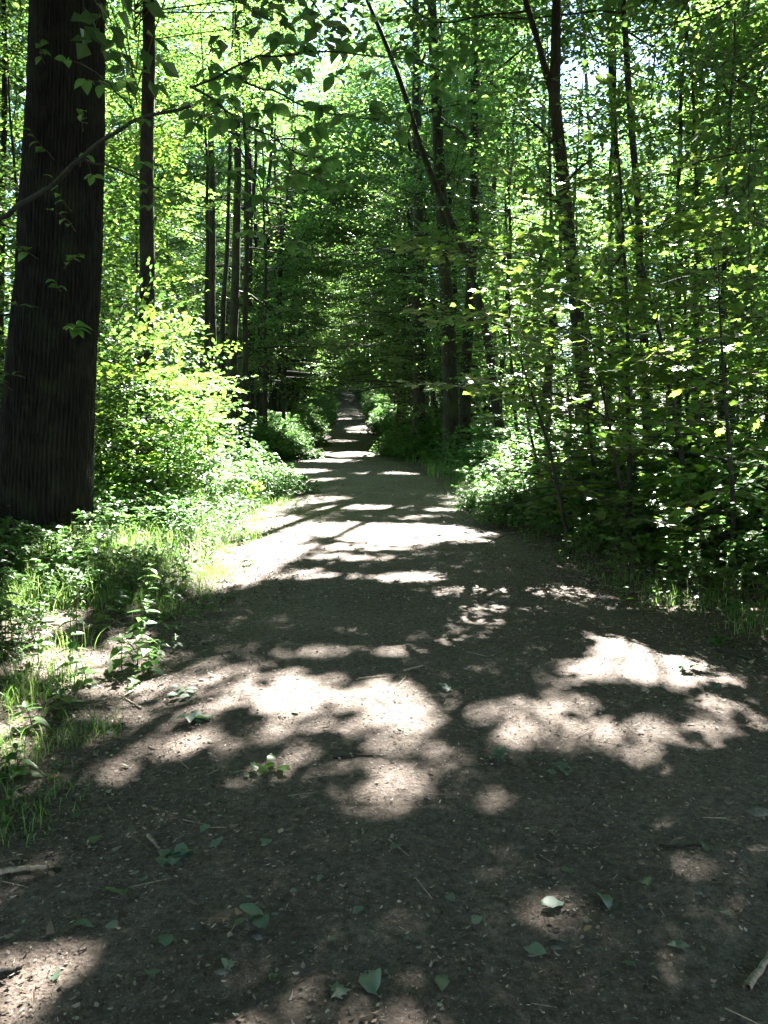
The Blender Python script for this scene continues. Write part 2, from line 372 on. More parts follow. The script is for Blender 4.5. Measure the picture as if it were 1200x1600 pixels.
# ------------------------------------------------------------------ materials
def mat_new(name):
    m = bpy.data.materials.new(name); m.use_nodes = True; t = m.node_tree
    for n in list(t.nodes): t.nodes.remove(n)
    out = t.nodes.new('ShaderNodeOutputMaterial'); return m, t, out
def ramp(t, fac, stops):
    r = t.nodes.new('ShaderNodeValToRGB'); e = r.color_ramp.elements
    while len(e) < len(stops): e.new(.5)
    for k, (p, c) in enumerate(stops): e[k].position = p; e[k].color = (*c, 1)
    t.links.new(fac, r.inputs[0]); return r.outputs[0]
def leaf_mat(name, cols, trans, rough=.38, spec=.5, tmix=.5):
    m, t, out = mat_new(name)
    a = t.nodes.new('ShaderNodeAttribute'); a.attribute_name = 'rnd'
    col = ramp(t, a.outputs['Fac'], [(i / (len(cols) - 1), c) for i, c in enumerate(cols)])
    tc = ramp(t, a.outputs['Fac'], [(i / (len(trans) - 1), c) for i, c in enumerate(trans)])
    p = t.nodes.new('ShaderNodeBsdfPrincipled'); p.inputs['Roughness'].default_value = rough
    p.inputs['Specular IOR Level'].default_value = spec; t.links.new(col, p.inputs['Base Color'])
    tr = t.nodes.new('ShaderNodeBsdfTranslucent'); t.links.new(tc, tr.inputs[0])
    mx = t.nodes.new('ShaderNodeMixShader'); mx.inputs[0].default_value = tmix
    t.links.new(p.outputs[0], mx.inputs[1]); t.links.new(tr.outputs[0], mx.inputs[2]); t.links.new(mx.outputs[0], out.inputs[0])
    return m
M_LEAF = leaf_mat('broad leaf', [(.03, .072, .036), (.045, .09, .042), (.065, .115, .05)], [(.10, .24, .045), (.17, .34, .06), (.28, .45, .08)])
M_LEAF_CAN = leaf_mat('canopy leaf', [(.026, .062, .034), (.05, .088, .044)], [(.10, .23, .05), (.20, .35, .07)], tmix=.45)
M_BOUGH = leaf_mat('bough leaf', [(.035, .08, .035), (.06, .115, .045)], [(.16, .36, .07), (.30, .52, .12)], tmix=.55)
M_MAPLE = leaf_mat('maple leaf', [(.032, .075, .034), (.05, .10, .04), (.075, .125, .046)], [(.15, .30, .04), (.24, .41, .055), (.34, .48, .07)])
M_HERB = leaf_mat('herb leaf', [(.045, .10, .03), (.065, .14, .035), (.10, .18, .045)], [(.11, .27, .06), (.16, .34, .08), (.22, .40, .11)], rough=.38, tmix=.4)
M_GRASS = leaf_mat('grass blade', [(.06, .13, .03), (.09, .18, .04), (.16, .23, .08)], [(.18, .38, .07), (.26, .46, .09), (.42, .52, .18)], rough=.38, tmix=.42)
M_FLEAF = leaf_mat('fallen green leaf', [(.09, .14, .10), (.17, .23, .18), (.08, .12, .06)], [(.15, .3, .08), (.15, .3, .08)], rough=.45, tmix=.2)
def bark_mat(name, c1, c2, sx=9, sz=1.2, bump=.5, dist=.03):
    m, t, out = mat_new(name)
    tc = t.nodes.new('ShaderNodeTexCoord'); mp = t.nodes.new('ShaderNodeMapping'); mp.inputs['Scale'].default_value = (sx, sx, sz)
    t.links.new(tc.outputs['Object'], mp.inputs[0])
    n = t.nodes.new('ShaderNodeTexNoise'); n.inputs['Scale'].default_value = 2.2; n.inputs['Detail'].default_value = 6; n.inputs['Roughness'].default_value = .65
    t.links.new(mp.outputs[0], n.inputs[0])
    n2 = t.nodes.new('ShaderNodeTexNoise'); n2.inputs['Scale'].default_value = 3; n2.inputs['Detail'].default_value = 3; t.links.new(tc.outputs['Object'], n2.inputs[0])
    col = ramp(t, n.outputs[0], [(.35, c1), (.62, c2)])
    mx = t.nodes.new('ShaderNodeMix'); mx.data_type = 'RGBA'; mx.inputs[7].default_value = (.05, .07, .035, 1)
    f = ramp(t, n2.outputs[0], [(.5, (0, 0, 0)), (.7, (.5, .5, .5))]); t.links.new(f, mx.inputs[0]); t.links.new(col, mx.inputs[6])
    b = t.nodes.new('ShaderNodeBump'); b.inputs['Strength'].default_value = bump; b.inputs['Distance'].default_value = dist; t.links.new(n.outputs[0], b.inputs['Height'])
    p = t.nodes.new('ShaderNodeBsdfPrincipled'); p.inputs['Roughness'].default_value = .85; p.inputs['Specular IOR Level'].default_value = .25
    t.links.new(mx.outputs[2], p.inputs['Base Color']); t.links.new(b.outputs[0], p.inputs['Normal']); t.links.new(p.outputs[0], out.inputs[0])
    return m
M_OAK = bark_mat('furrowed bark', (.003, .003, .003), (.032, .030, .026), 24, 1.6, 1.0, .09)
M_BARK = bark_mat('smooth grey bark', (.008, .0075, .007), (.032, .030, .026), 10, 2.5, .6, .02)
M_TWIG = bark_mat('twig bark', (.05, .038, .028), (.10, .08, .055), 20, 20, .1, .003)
def soil_mat(name, dark, mid, pale, s1, pebble):
    m, t, out = mat_new(name)
    tc = t.nodes.new('ShaderNodeTexCoord'); L = t.links.new
    def noise(scale, det, rough=.6):
        n = t.nodes.new('ShaderNodeTexNoise'); n.inputs['Scale'].default_value = scale; n.inputs['Detail'].default_value = det; n.inputs['Roughness'].default_value = rough
        L(tc.outputs['Object'], n.inputs[0]); return n.outputs[0]
    a = noise(s1, 8, .75); b = noise(1.1, 4, .6); c = noise(140, 4, .7)
    col = ramp(t, a, [(.32, dark), (.5, mid), (.68, pale)])
    v = t.nodes.new('ShaderNodeTexVoronoi'); v.inputs['Scale'].default_value = pebble; L(tc.outputs['Object'], v.inputs[0])
    mx = t.nodes.new('ShaderNodeMix'); mx.data_type = 'RGBA'; mx.blend_type = 'MULTIPLY'; mx.inputs[0].default_value = .55
    L(col, mx.inputs[6]); L(ramp(t, c, [(.3, (.35, .33, .32)), (.7, (1.5, 1.45, 1.4))]), mx.inputs[7])
    m2 = t.nodes.new('ShaderNodeMix'); m2.data_type = 'RGBA'; m2.blend_type = 'MULTIPLY'; m2.inputs[0].default_value = .6
    L(mx.outputs[2], m2.inputs[6]); L(ramp(t, b, [(.35, (.6, .58, .56)), (.65, (1.2, 1.2, 1.2))]), m2.inputs[7])
    b1 = t.nodes.new('ShaderNodeBump'); b1.inputs['Strength'].default_value = .8; b1.inputs['Distance'].default_value = .012; L(a, b1.inputs['Height'])
    b2 = t.nodes.new('ShaderNodeBump'); b2.inputs['Strength'].default_value = .7; b2.inputs['Distance'].default_value = .006; L(v.outputs['Distance'], b2.inputs['Height']); L(b1.outputs[0], b2.inputs['Normal'])
    b3 = t.nodes.new('ShaderNodeBump'); b3.inputs['Strength'].default_value = .6; b3.inputs['Distance'].default_value = .004; L(c, b3.inputs['Height']); L(b2.outputs[0], b3.inputs['Normal'])
    p = t.nodes.new('ShaderNodeBsdfPrincipled'); p.inputs['Roughness'].default_value = .8; p.inputs['Specular IOR Level'].default_value = .35
    L(m2.outputs[2], p.inputs['Base Color']); L(b3.outputs[0], p.inputs['Normal']); L(p.outputs[0], out.inputs[0]); return m
M_PATH = soil_mat('trodden earth', (.045, .034, .027), (.125, .098, .080), (.22, .18, .15), 30, 75)
M_FLOOR = soil_mat('forest soil', (.035, .026, .018), (.09, .07, .05), (.17, .14, .105), 18, 40)
def flake_mat(name, stops, rough=.6, tmix=.12):
    m, t, out = mat_new(name)
    a = t.nodes.new('ShaderNodeAttribute'); a.attribute_name = 'rnd'; col = ramp(t, a.outputs['Fac'], stops)
    p = t.nodes.new('ShaderNodeBsdfPrincipled'); p.inputs['Roughness'].default_value = rough; p.inputs['Specular IOR Level'].default_value = .4; t.links.new(col, p.inputs['Base Color'])
    tr = t.nodes.new('ShaderNodeBsdfTranslucent'); t.links.new(col, tr.inputs[0]); mx = t.nodes.new('ShaderNodeMixShader'); mx.inputs[0].default_value = tmix
    t.links.new(p.outputs[0], mx.inputs[1]); t.links.new(tr.outputs[0], mx.inputs[2]); t.links.new(mx.outputs[0], out.inputs[0]); return m
M_FLAKE = flake_mat('leaf crumbs', [(0, (.03, .02, .014)), (.4, (.10, .07, .05)), (.62, (.20, .15, .11)), (.85, (.30, .25, .21)), (.96, (.42, .37, .31)), (1, (.16, .24, .14))])
M_STONE = bark_mat('stone', (.09, .085, .08), (.24, .23, .21), 8, 8, .4, .01)
M_WOOD = bark_mat('bleached wood', (.16, .13, .10), (.36, .31, .25), 30, 4, .4, .005)
M_DRY = flake_mat('dry leaf', [(0, (.22, .10, .04)), (.5, (.30, .16, .07)), (1, (.36, .26, .15))])

# ------------------------------------------------------------------ ground
def axis_(a, b, fine, grow, c0):
    out = [c0]; s = fine
    while out[-1] < b: out.append(out[-1] + s); s = min(s * grow, 6)
    lo = [c0]; s = fine
    while lo[-1] > a: lo.append(lo[-1] - s); s = min(s * grow, 6)
    return np.array(lo[:0:-1] + out)
def grid(name, X, Y, zf, mat, mask=None):
    XX, YY = np.meshgrid(X, Y); v = np.stack([XX, YY, zf(XX, YY)], -1).reshape(-1, 3)
    nx = len(X); i = np.arange(len(Y) - 1)[:, None] * nx; j = np.arange(nx - 1)[None]
    f = np.stack([i + j, i + j + 1, i + nx + j + 1, i + nx + j], -1).reshape(-1, 4)
    mb = MB(); mb.add(v, f, 0, 0, True); return mb.build(name, mat)
xs = axis_(-230, 230, .09, 1.028, 0.0); ys = axis_(-40, 410, .12, 1.012, 2.0)
tag(grid('forest_floor', xs, ys, lambda a, b: ground(a, b) - .10 * (1 - smooth(-.35, -.1, edge_d(a, b))), M_FLOOR), 'brown forest floor on both sides of the path', None, kind='structure')
def path_mesh():
    Y = axis_(-8, 190, .06, 1.012, 2.0); T = np.linspace(-.06, 1.06, 70)
    YY, TT = np.meshgrid(Y, T, indexing='ij'); XX = pl(YY) + TT * (pr(YY) - pl(YY))
    Z = base_h(YY) + .02 * (fbm(XX * 1.7, YY * 1.7) - .5) + .012 + .018 * (fbm(XX * 9, YY * 9) - .5) * (1 - smooth(8, 20, YY))
    Z += .035 * np.sin(np.clip(TT, 0, 1) * PI) - .03 * (np.cos((TT - .5) * 4 * PI) * .3)
    edge = np.minimum(TT, 1 - TT); Z -= .12 * (1 - smooth(-.06, .02, edge))
    n = len(T); i = np.arange(len(Y) - 1)[:, None] * n; j = np.arange(n - 1)[None]
    f = np.stack([i + j, i + j + 1, i + n + j + 1, i + n + j], -1).reshape(-1, 4)
    mb = MB(); mb.add(np.stack([XX, YY, Z], -1).reshape(-1, 3), f, 0, 0, True); return mb.build('dirt_path', M_PATH), Z
tag(path_mesh()[0], 'brown dirt footpath leading away up the slope', None, kind='structure')
def side_mesh():
    X = np.linspace(-32, -1.6, 220); T = np.linspace(-1.06, 1.06, 50); XX, TT = np.meshgrid(X, T, indexing='ij')
    YY = 21.8 - .10 * (XX + 2) + TT * 2.1
    Z = base_h(YY) + .02 * (fbm(XX * 1.7, YY * 1.7) - .5) + .028 - .1 * smooth(.94, 1.06, np.abs(TT))
    n = len(T); i = np.arange(len(X) - 1)[:, None] * n; j = np.arange(n - 1)[None]
    f = np.stack([i + j, i + j + 1, i + n + j + 1, i + n + j], -1).reshape(-1, 4)[:, ::-1]
    mb = MB(); mb.add(np.stack([XX, YY, Z], -1).reshape(-1, 3), f, 0, 0, True); return mb.build('side_path', M_PATH)
tag(side_mesh(), 'dirt side path branching off to the left', None, kind='structure')
def surf(x, y):
    """top of path or floor"""
    t = (x - pl(y)) / (pr(y) - pl(y))
    on = (t > 0) & (t < 1)
    zp = base_h(y) + .02 * (fbm(x * 1.7, y * 1.7) - .5) + .012 + .018 * (fbm(x * 9, y * 9) - .5) * (1 - smooth(8, 20, y)) + .035 * np.sin(np.clip(t, 0, 1) * PI) - .009 * np.cos((t - .5) * 4 * PI)
    zg = ground(x, y) - .10 * (1 - smooth(-.35, -.1, edge_d(x, y)))
    return np.where(on, np.maximum(zp, zg), zg)

# ------------------------------------------------------------------ trees
def limb_path(p, az, el, length, n=9, up=.0, g=rng):
    d = np.array([math.cos(az) * math.cos(el), math.sin(az) * math.cos(el), math.sin(el)]); out = [np.array(p, float)]
    for i in range(n - 1):
        d = d + g.normal(0, .15, 3); d[2] += (0.0 - d[2]) * .2 + up; d /= np.linalg.norm(d); out.append(out[-1] + d * length / (n - 1))
    return np.array(out)
def crown(mb_leaf, mb_wood, trunk, rad, t0, t1, nl, Lmax, lib, kind, spacing=.42, el=(.15, .8), low=False, scale=1.0, shape='round', azc=None, thin=0, cull=True, twigs=True, minh=None, droop=0):
    """limbs off the trunk between fractions t0..t1 of its length, each clothed in sprays"""
    seg = np.concatenate([[0], np.cumsum(np.linalg.norm(np.diff(trunk, axis=0), axis=1))]); seg /= seg[-1]
    A = []; D = []; SC = []; az = rng.uniform(0, 6.28)
    for i in range(nl):
        u = (i + rng.uniform(.2, .8)) / nl; t = t0 + (t1 - t0) * u
        p = np.array([np.interp(t, seg, trunk[:, k]) for k in range(3)]); az += 2.4 + rng.normal(0, .3)
        if azc is not None and rng.random() < azc[1]: a_ = azc[0] + rng.normal(0, .6)
        else: a_ = az
        prof = {'round': math.sqrt(max(.05, 1 - (2 * u - .8) ** 2 / 1.7)), 'cone': 1 - .8 * u, 'low': 1 - .45 * u}[shape]
        L = Lmax * prof * rng.uniform(.7, 1.15); e = el[0] + (el[1] - el[0]) * u + rng.normal(0, .12)
        lp = limb_path(p, a_, e, L, max(5, int(L / .35)), up=-droop)
        if cull and (not low or trunk[0][1] > 15):
            fx, fy = sun_foot(lp[2:])
            if (fleck(fx, fy) if low else openness(fx, fy)).mean() > .5: continue
        r = np.interp(t, seg, rad) * .42
        r = min(r, .012 + .012 * L)
        tube(mb_wood, lp, np.linspace(r, .005, len(lp)), 5)
        m = max(3, int(L / spacing)); q = np.linspace(.22, 1, m); idx = q * (len(lp) - 1)
        c = np.stack([np.interp(idx, np.arange(len(lp)), lp[:, k]) for k in range(3)], 1)
        h = unit(np.gradient(lp, axis=0)); hd = np.stack([np.interp(idx, np.arange(len(lp)), h[:, k]) for k in range(3)], 1)
        sgn = np.where(np.arange(m) % 2, 1, -1) * rng.uniform(.5, 1.0, m); sgn[-1] = 0
        ca, sa = np.cos(sgn), np.sin(sgn)
        d = np.stack([hd[:, 0] * ca - hd[:, 1] * sa, hd[:, 0] * sa + hd[:, 1] * ca, hd[:, 2] * .4 + rng.normal(0, .16, m) - droop], 1)
        A.append(c); D.append(d); SC.append(scale * rng.uniform(.75, 1.2, m) * (1.05 - .35 * q))
    # leader
    A.append(trunk[-1][None]); D.append(np.array([[.3, .1, 1.]])); SC.append([scale])
    apply_sprays(mb_leaf, np.concatenate(A), np.concatenate(D), np.concatenate(SC), lib, kind, low, thin=thin, cull=cull, twigs=twigs, minh=minh)
def finish(name, label, cat, base, wood, leaf, bark, lmat, group=None, crown_name='crown'):
    t = thing(name, label, cat, base, group)
    wood.build('trunk', [bark], t, base)
    if leaf.n: leaf.build(crown_name, [lmat, M_TWIG], t, base)
    return t
def poly_trunk(pts, d, width, top_h, d_top=None, wob=.05, seed=0):
    """trunk seen through picture points (top to bottom), d metres ahead, continued up to top_h above ground and down to the soil"""
    q = [P(x, y, d) for x, y in pts[::-1]]
    b = q[0].copy(); b[2] = ground(b[0], b[1]) - .15
    if b[2] < q[0][2] - .2:
        dv = (q[1] - q[0]) / max(q[1][2] - q[0][2], .1); b[0] -= dv[0] * .5 * (q[0][2] - b[2]); q = [b] + q
    else: q[0] = b
    gt = base_h(b[1]) + top_h
    if q[-1][2] < gt:
        dv = (q[-1] - q[-2]) / (q[-1][2] - q[-2][2]); q.append(q[-1] + dv * (gt - q[-1][2]) * .9 + np.array([rng.normal(0, .4), rng.normal(0, .4), 0]))
    r0 = width / 2 / F * d
    n = int(np.linalg.norm(q[-1] - q[0]) / .35) + 4
    tr = resample(q, n, wob, seed); rad = np.linspace(r0 * 1.12, r0 * .25, n)
    return tr, rad, b

def tall_tree(name, label, tr, rad, b, t0=.4, nl=22, Lmax=4.5, seg=14, lib=None, kind='far', spacing=.6, scale=1.0, azc=None, group=None, ridge=0, bark=None, thin=0, low_limbs=0, el=(.0, .7), cat='tree', flare=.25, lmat=None):
    wd, lf = MB(), MB()
    tube(wd, tr, rad, seg, ridge=ridge, seed=float(b[0]), flare=flare)
    crown(lf, wd, tr, rad, t0, .97, nl, Lmax, lib or SPR_B, kind, spacing, el, scale=scale, azc=azc, thin=thin)
    if low_limbs: crown(lf, wd, tr, rad, .14, t0, low_limbs, Lmax * .7, SPR, 'mid', .42, (.0, .4), azc=azc, low=False, scale=1.4 if tr[0][1] > 17 else 1.15)
    return finish(name, label, cat, b, wd, lf, bark or M_BARK, lmat or M_LEAF_CAN, group)

# --- the trunks one can point at -------------------------------------------------
# big oak, front left
tr, rad, b = poly_trunk([(108, -60), (104, 120), (92, 400), (80, 600), (72, 740), (68, 850)], 9.0, 124, 19, wob=.02)
n = 170; seglen = np.linspace(0, 1, len(tr)); trf = np.stack([np.interp(np.linspace(0, 1, n) ** 1.5, seglen, tr[:, k]) for k in range(3)], 1); rf = np.interp(np.linspace(0, 1, n) ** 1.5, seglen, rad)
wd, lf = MB(), MB(); tube(wd, trf, rf, 320, ridge=34, flare=.10)
crown(lf, wd, tr, rad, .42, .97, 26, 6.0, SPR_B, 'far', .6, azc=(.3, .5))
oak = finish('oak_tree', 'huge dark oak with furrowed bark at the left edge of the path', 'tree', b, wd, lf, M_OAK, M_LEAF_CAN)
# shoots sprouting from its trunk
for i, (px, py, az, n_, sc_) in enumerate([(50, 150, -1.5, 7, .09), (100, 420, -1.2, 8, .09), (60, 480, -1.8, 6, .08), (125, 260, -1.0, 7, .09), (112, 330, -1.7, 4, .10), (118, 362, -1.2, 4, .09), (60, 405, -2.0, 8, .10), (95, 455, -1.4, 5, .10), (120, 512, -.9, 9, .12), (40, 590, -2.4, 7, .085), (70, 100, -1.6, 6, .085), (130, 205, -1.3, 5, .08), (85, 250, -1.8, 5, .08), (20, 610, -2.2, 6, .08)]):
    p = P(px, py, 8.5); m = MB(); d0 = np.array([math.cos(az) * .5, -1, .25])
    lp = limb_path(p, math.atan2(d0[1], d0[0]), .2, .45, 5); tube(m, lp, np.linspace(.006, .002, 5), 5, 1)
    tt = np.linspace(.35, 1, n_); c = np.stack([np.interp(tt * 4, np.arange(5), lp[:, k]) for k in range(3)], 1)
    aa = rng.uniform(0, 6.28, n_); d = np.stack([np.cos(aa), np.sin(aa) * .8, rng.normal(.05, .25, n_)], 1)
    leaves(m, 'near', c, d, np.array([0, 0, 1.]) + rng.normal(0, .25, (n_, 3)), sc_ * rng.uniform(.9, 1.5, n_), 0, smoothf=True)
    m.build('shoot', [M_BOUGH, M_TWIG], oak, b)

def named(label, pts, d, width, h, **k):
    name = k.pop('name', 'tree'); wob = k.pop('wob', .06)
    tr, rad, b = poly_trunk(pts, d, width, h, wob=wob, seed=d)
    return tall_tree(name, label, tr, rad, b, **k)
named('slim straight tree with a lit right edge, just right of the huge oak', [(232, -50), (231, 200), (229, 400), (228, 560), (226, 700)], 12.8, 24, 20, azc=(-.3, .6), nl=26, Lmax=5, t0=.5, low_limbs=0)
# forked tree on the right
tr, rad, b = poly_trunk([(866, 150), (874, 220), (884, 310), (896, 450), (908, 560), (925, 660), (932, 740)], 13, 19, 0)
wd, lf = MB(), MB(); tube(wd, tr, np.linspace(.125, .09, len(tr)), 14, flare=.3)
for pts, r in (([(866, 152), (869, 100), (870, 40), (872, -60), (880, -240)], .095), ([(868, 160), (858, 130), (846, 80), (832, 30), (815, -20), (770, -180)], .06)):
    q = resample([P(x, y, 13) for x, y in pts], 26, .05); rr = np.linspace(r, r * .3, 26); tube(wd, q, rr, 10)
    crown(lf, wd, q, rr, .35, 1, 12, 3.6, SPR_B, 'far', .6)
for pts in ([(876, 236), (850, 205), (815, 175)], [(880, 290), (905, 262), (940, 240)], [(893, 420), (905, 470), (915, 520)], [(884, 330), (860, 300), (830, 290)]):
    q = resample([P(x, y, 13) for x, y in pts], 9, .05); tube(wd, q, np.linspace(.035, .01, 9), 6)
    crown(lf, wd, q, np.linspace(.03, .01, 9), .2, 1, 3, 1.0, SPR, 'mid', .4)
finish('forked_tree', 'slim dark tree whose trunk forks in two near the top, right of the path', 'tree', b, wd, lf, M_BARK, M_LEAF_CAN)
named('slender leaning tree to the right of the forked tree', [(972, -40), (978, 80), (986, 200), (996, 300), (1001, 400), (1006, 520), (1010, 640), (1014, 740)], 13.6, 13, 16, nl=20, Lmax=4, t0=.5)
named('pale sunlit tree just left of the slender leaning tree', [(948, -60), (955, 130), (962, 240), (969, 360), (974, 470), (978, 640), (980, 700)], 18, 13, 20, nl=20, Lmax=4, t0=.5)
named('thick dark tree half hidden by leaves near the upper right corner', [(1088, -60), (1090, 100), (1088, 190), (1092, 330), (1094, 500), (1096, 700)], 24, 28, 22, nl=26, Lmax=5, t0=.42)
named('dark trunk standing at the right of the far path mouth, leftmost of the dark row', [(648, -60), (650, 150), (654, 330), (656, 480), (656, 600), (656, 700)], 25, 18, 23, nl=26, Lmax=5, t0=.4, low_limbs=3)
named('thickest dark trunk of the row right of the path', [(672, -60), (680, 120), (690, 330), (699, 500), (704, 620), (706, 745)], 21, 22, 22, nl=26, Lmax=5, t0=.4, low_limbs=3)
named('dark trunk immediately right of the thickest one in the row', [(742, -60), (742, 200), (742, 330), (734, 480), (726, 590), (727, 735)], 21.5, 17, 21, nl=22, Lmax=4.5, t0=.4, low_limbs=2)
named('thin tree leaning to the left across the dark row of trunks', [(565, -20), (600, 60), (628, 130), (650, 210), (690, 310), (730, 400), (758, 510), (775, 620), (795, 735)], 20, 14, 14.2, nl=14, Lmax=3.2, t0=.55, wob=.1)
named('dark trunk left of the path beyond the side path, leftmost of three', [(330, 100), (331, 350), (332, 560), (334, 700)], 25, 13, 20, nl=24, Lmax=4.6, t0=.35, low_limbs=10)
named('thin dark trunk between its two neighbours left of the side path', [(356, 350), (350, 480), (345, 570), (343, 690)], 27, 9, 17, nl=20, Lmax=4.2, t0=.35, low_limbs=4)
named('dark trunk left of the path beyond the side path, rightmost of three', [(372, 200), (368, 400), (364, 540), (362, 690)], 24, 15, 20, nl=24, Lmax=4.6, t0=.35, low_limbs=10)
named('thin grey trunk between the huge oak and the left edge of the picture', [(8, -60), (6, 200), (2, 500), (0, 700)], 17, 12, 19, nl=24, Lmax=4.6, t0=.4)
named('thin dark trunk rising behind the forked tree fork', [(705, -60), (740, 60), (752, 180), (748, 300), (745, 420), (742, 600), (742, 700)], 30, 15, 22, nl=22, Lmax=4.5, t0=.35)
for i, (px, d, wpx) in enumerate([(628, 33, 8), (770, 27, 9), (836, 30, 9), (408, 33, 9), (440, 38, 8), (1050, 24, 10), (1150, 20, 14),]):
    lean = rng.normal(0, 14); wpx *= .85
    named('slender dark trunk among the shaded young growth beside the path', [(px + lean * 2, 60), (px + lean, 300), (px, 560), (px - lean * .3, 700)], d, wpx, rng.uniform(15, 21), group='slender dark trunks in the shade behind the verges', nl=20, Lmax=4.2, t0=.3, low_limbs=9, wob=.25)

# --- tall trees outside the picture's edges and behind: they close the canopy -----
spots = []
def far_enough(x, y, r):
    return all((x - a) ** 2 + (y - c) ** 2 > r * r for a, c in spots)
tries = 0
while len(spots) < 125 and tries < 20000:
    tries += 1
    y = rng.uniform(-9, 84); x = rng.uniform(-22, 22)
    e = max(pl(y) - x, x - pr(y))
    if e < 2.0 or cross_d(x, y) < 1.0: continue
    if y < 30 and abs(x) < .5 * y + .8: continue
    if y < 3 and abs(x) > 10: continue
    if far_enough(x, y, 3.5 if (abs(x) > .5 * y or y > 60) else 5.2): spots.append((x, y))
for i, (x, y) in enumerate(spots):
    h = rng.uniform(17, 23) + (5 if y > 32 else 0); b = np.array([x, y, ground(x, y) - .15])
    top = b + np.array([rng.normal(0, .7), rng.normal(0, .7), h]); tr = resample([b, (b + top) / 2 + rng.normal(0, .25, 3) * [1, 1, 0], top], 40, .2, i)
    r0 = rng.uniform(.11, .24); far = y > 22
    tall_tree('tree', 'tall slender tree standing among the others in the wood away from the path', tr, np.linspace(r0, r0 * .2, 40), b, t0=.35 if far else .42, nl=40, Lmax=5.4, azc=(PI if x > 0 else 0, .5),
              scale=.85 if far else 1.0, spacing=.5, group='tall trees of the wood', seg=10, low_limbs=13 if y > 12 else 0)

# boughs added to block sun and sky where the canopy is thin, each grown from a tall tree nearby
tall = [o for o in C.objects if o.type == 'EMPTY' and o.get('category') == 'tree' and o.location.y < 90]
TL = np.array([[o.location.x, o.location.y] for o in tall]); FILL = {}
cov0 = COV.copy()
for i in range(COV.shape[0]):
    for j in range(COV.shape[1]):
        gx = (CX[i] + CX[i + 1]) / 2; gy = (CY[j] + CY[j + 1]) / 2; gz = base_h(gy)
        want = 8 if (gy < 7 and abs(gx) < 5) else 6.5 if (gy < 24 and abs(gx) < 7) else 6
        op = openness(np.array([gx]), np.array([gy]))[0]
        miss = want - cov0[i, j] / max(1 - op, .25)
        for q in range(int(round(max(0, miss) * .75))):
            h = rng.uniform(9, 17); t = h / S[2]; a = np.array([gx + rng.uniform(-.5, .5), gy + rng.uniform(-.5, .5), gz]) + t * S
            k = int(np.argmin(np.hypot(TL[:, 0] - a[0], TL[:, 1] - a[1]) + rng.uniform(0, 2, len(TL)))); FILL.setdefault(k, []).append(a)
for i in range(VCOV.shape[0]):
    for j in range(VCOV.shape[1]):
        for q in range(int(round(max(0, (5.5 if VY[j] < 7 else 4.0) - VCOV[i, j]) * 3.2))):
            x = rng.uniform(VX[i], VX[i + 1]); y = rng.uniform(VY[j], VY[j + 1]); h = rng.uniform(10, 17) if y < 14 else rng.uniform(13, 19)
            a = np.array([x, y, base_h(y) + h]); k = int(np.argmin(np.hypot(TL[:, 0] - x, TL[:, 1] - y) + rng.uniform(0, 1.5, len(TL)))); FILL.setdefault(k, []).append(a)
for x0, x1, y0, y1, nq in [(3.5, 17, 21, 46, 1150), (-16, -4.5, 24, 46, 560)]:
    for q in range(nq):
        y = rng.uniform(y0, y1); x = rng.uniform(x0, x1); a = np.array([x, y, base_h(y) + rng.uniform(.16, .55) * y]); k = int(np.argmin(np.hypot(TL[:, 0] - x, TL[:, 1] - y) + rng.uniform(0, 2, len(TL)))); FILL.setdefault(k, []).append(a)
for q in range(420):
    y = rng.uniform(27, 46); x = rng.uniform(pl(y) - 1.5, pr(y) + 2.0); a = np.array([x, y, base_h(y) + (CAMZ - base_h(y)) + y * rng.uniform(.36, .62)]); k = int(np.argmin(np.hypot(TL[:, 0] - x, TL[:, 1] - y) + rng.uniform(0, 2, len(TL)))); FILL.setdefault(k, []).append(a)
for q in range(1100):
    y = rng.uniform(36, 80); x = rng.uniform(pl(y) - 2, pr(y) + 3); a = np.array([x, y, base_h(y) + rng.uniform(7, 27)]); k = int(np.argmin(np.hypot(TL[:, 0] - x, TL[:, 1] - y) + rng.uniform(0, 2, len(TL)))); FILL.setdefault(k, []).append(a)
for k, A in FILL.items():
    A = np.array(A); o = tall[k]; b = np.array(o.location); wd, lf = MB(), MB()
    root = np.stack([np.full(len(A), b[0]), np.full(len(A), b[1]), np.maximum(A[:, 2] - rng.uniform(1, 3, len(A)), b[2] + 6)], 1); midp = (root * .4 + A * .6) + [0, 0, -.3]
    o1 = openness(*sun_foot(midp * .6 + root * .4)) < .4; o2 = openness(*sun_foot(midp * .5 + A * .5)) < .4
    prisms(lf, root[o1 & o2], midp[o1 & o2], np.full((o1 & o2).sum(), .013), np.full((o1 & o2).sum(), .009), 1); prisms(lf, midp[o2], A[o2], np.full(o2.sum(), .009), np.full(o2.sum(), .005), 1)
    d = A - root; d[:, 2] = rng.normal(0, .2, len(A)); apply_sprays(lf, A, d + rng.normal(0, .5, d.shape) * [1, 1, 0], np.full(len(A), .95), SPR_B, 'far', twigs=False); lf.build('foliage', [M_LEAF_CAN, M_TWIG], o, b)
print('fill boughs', sum(len(a) for a in FILL.values()), 'mean cover', cov0.mean(), COV.mean(), flush=True)

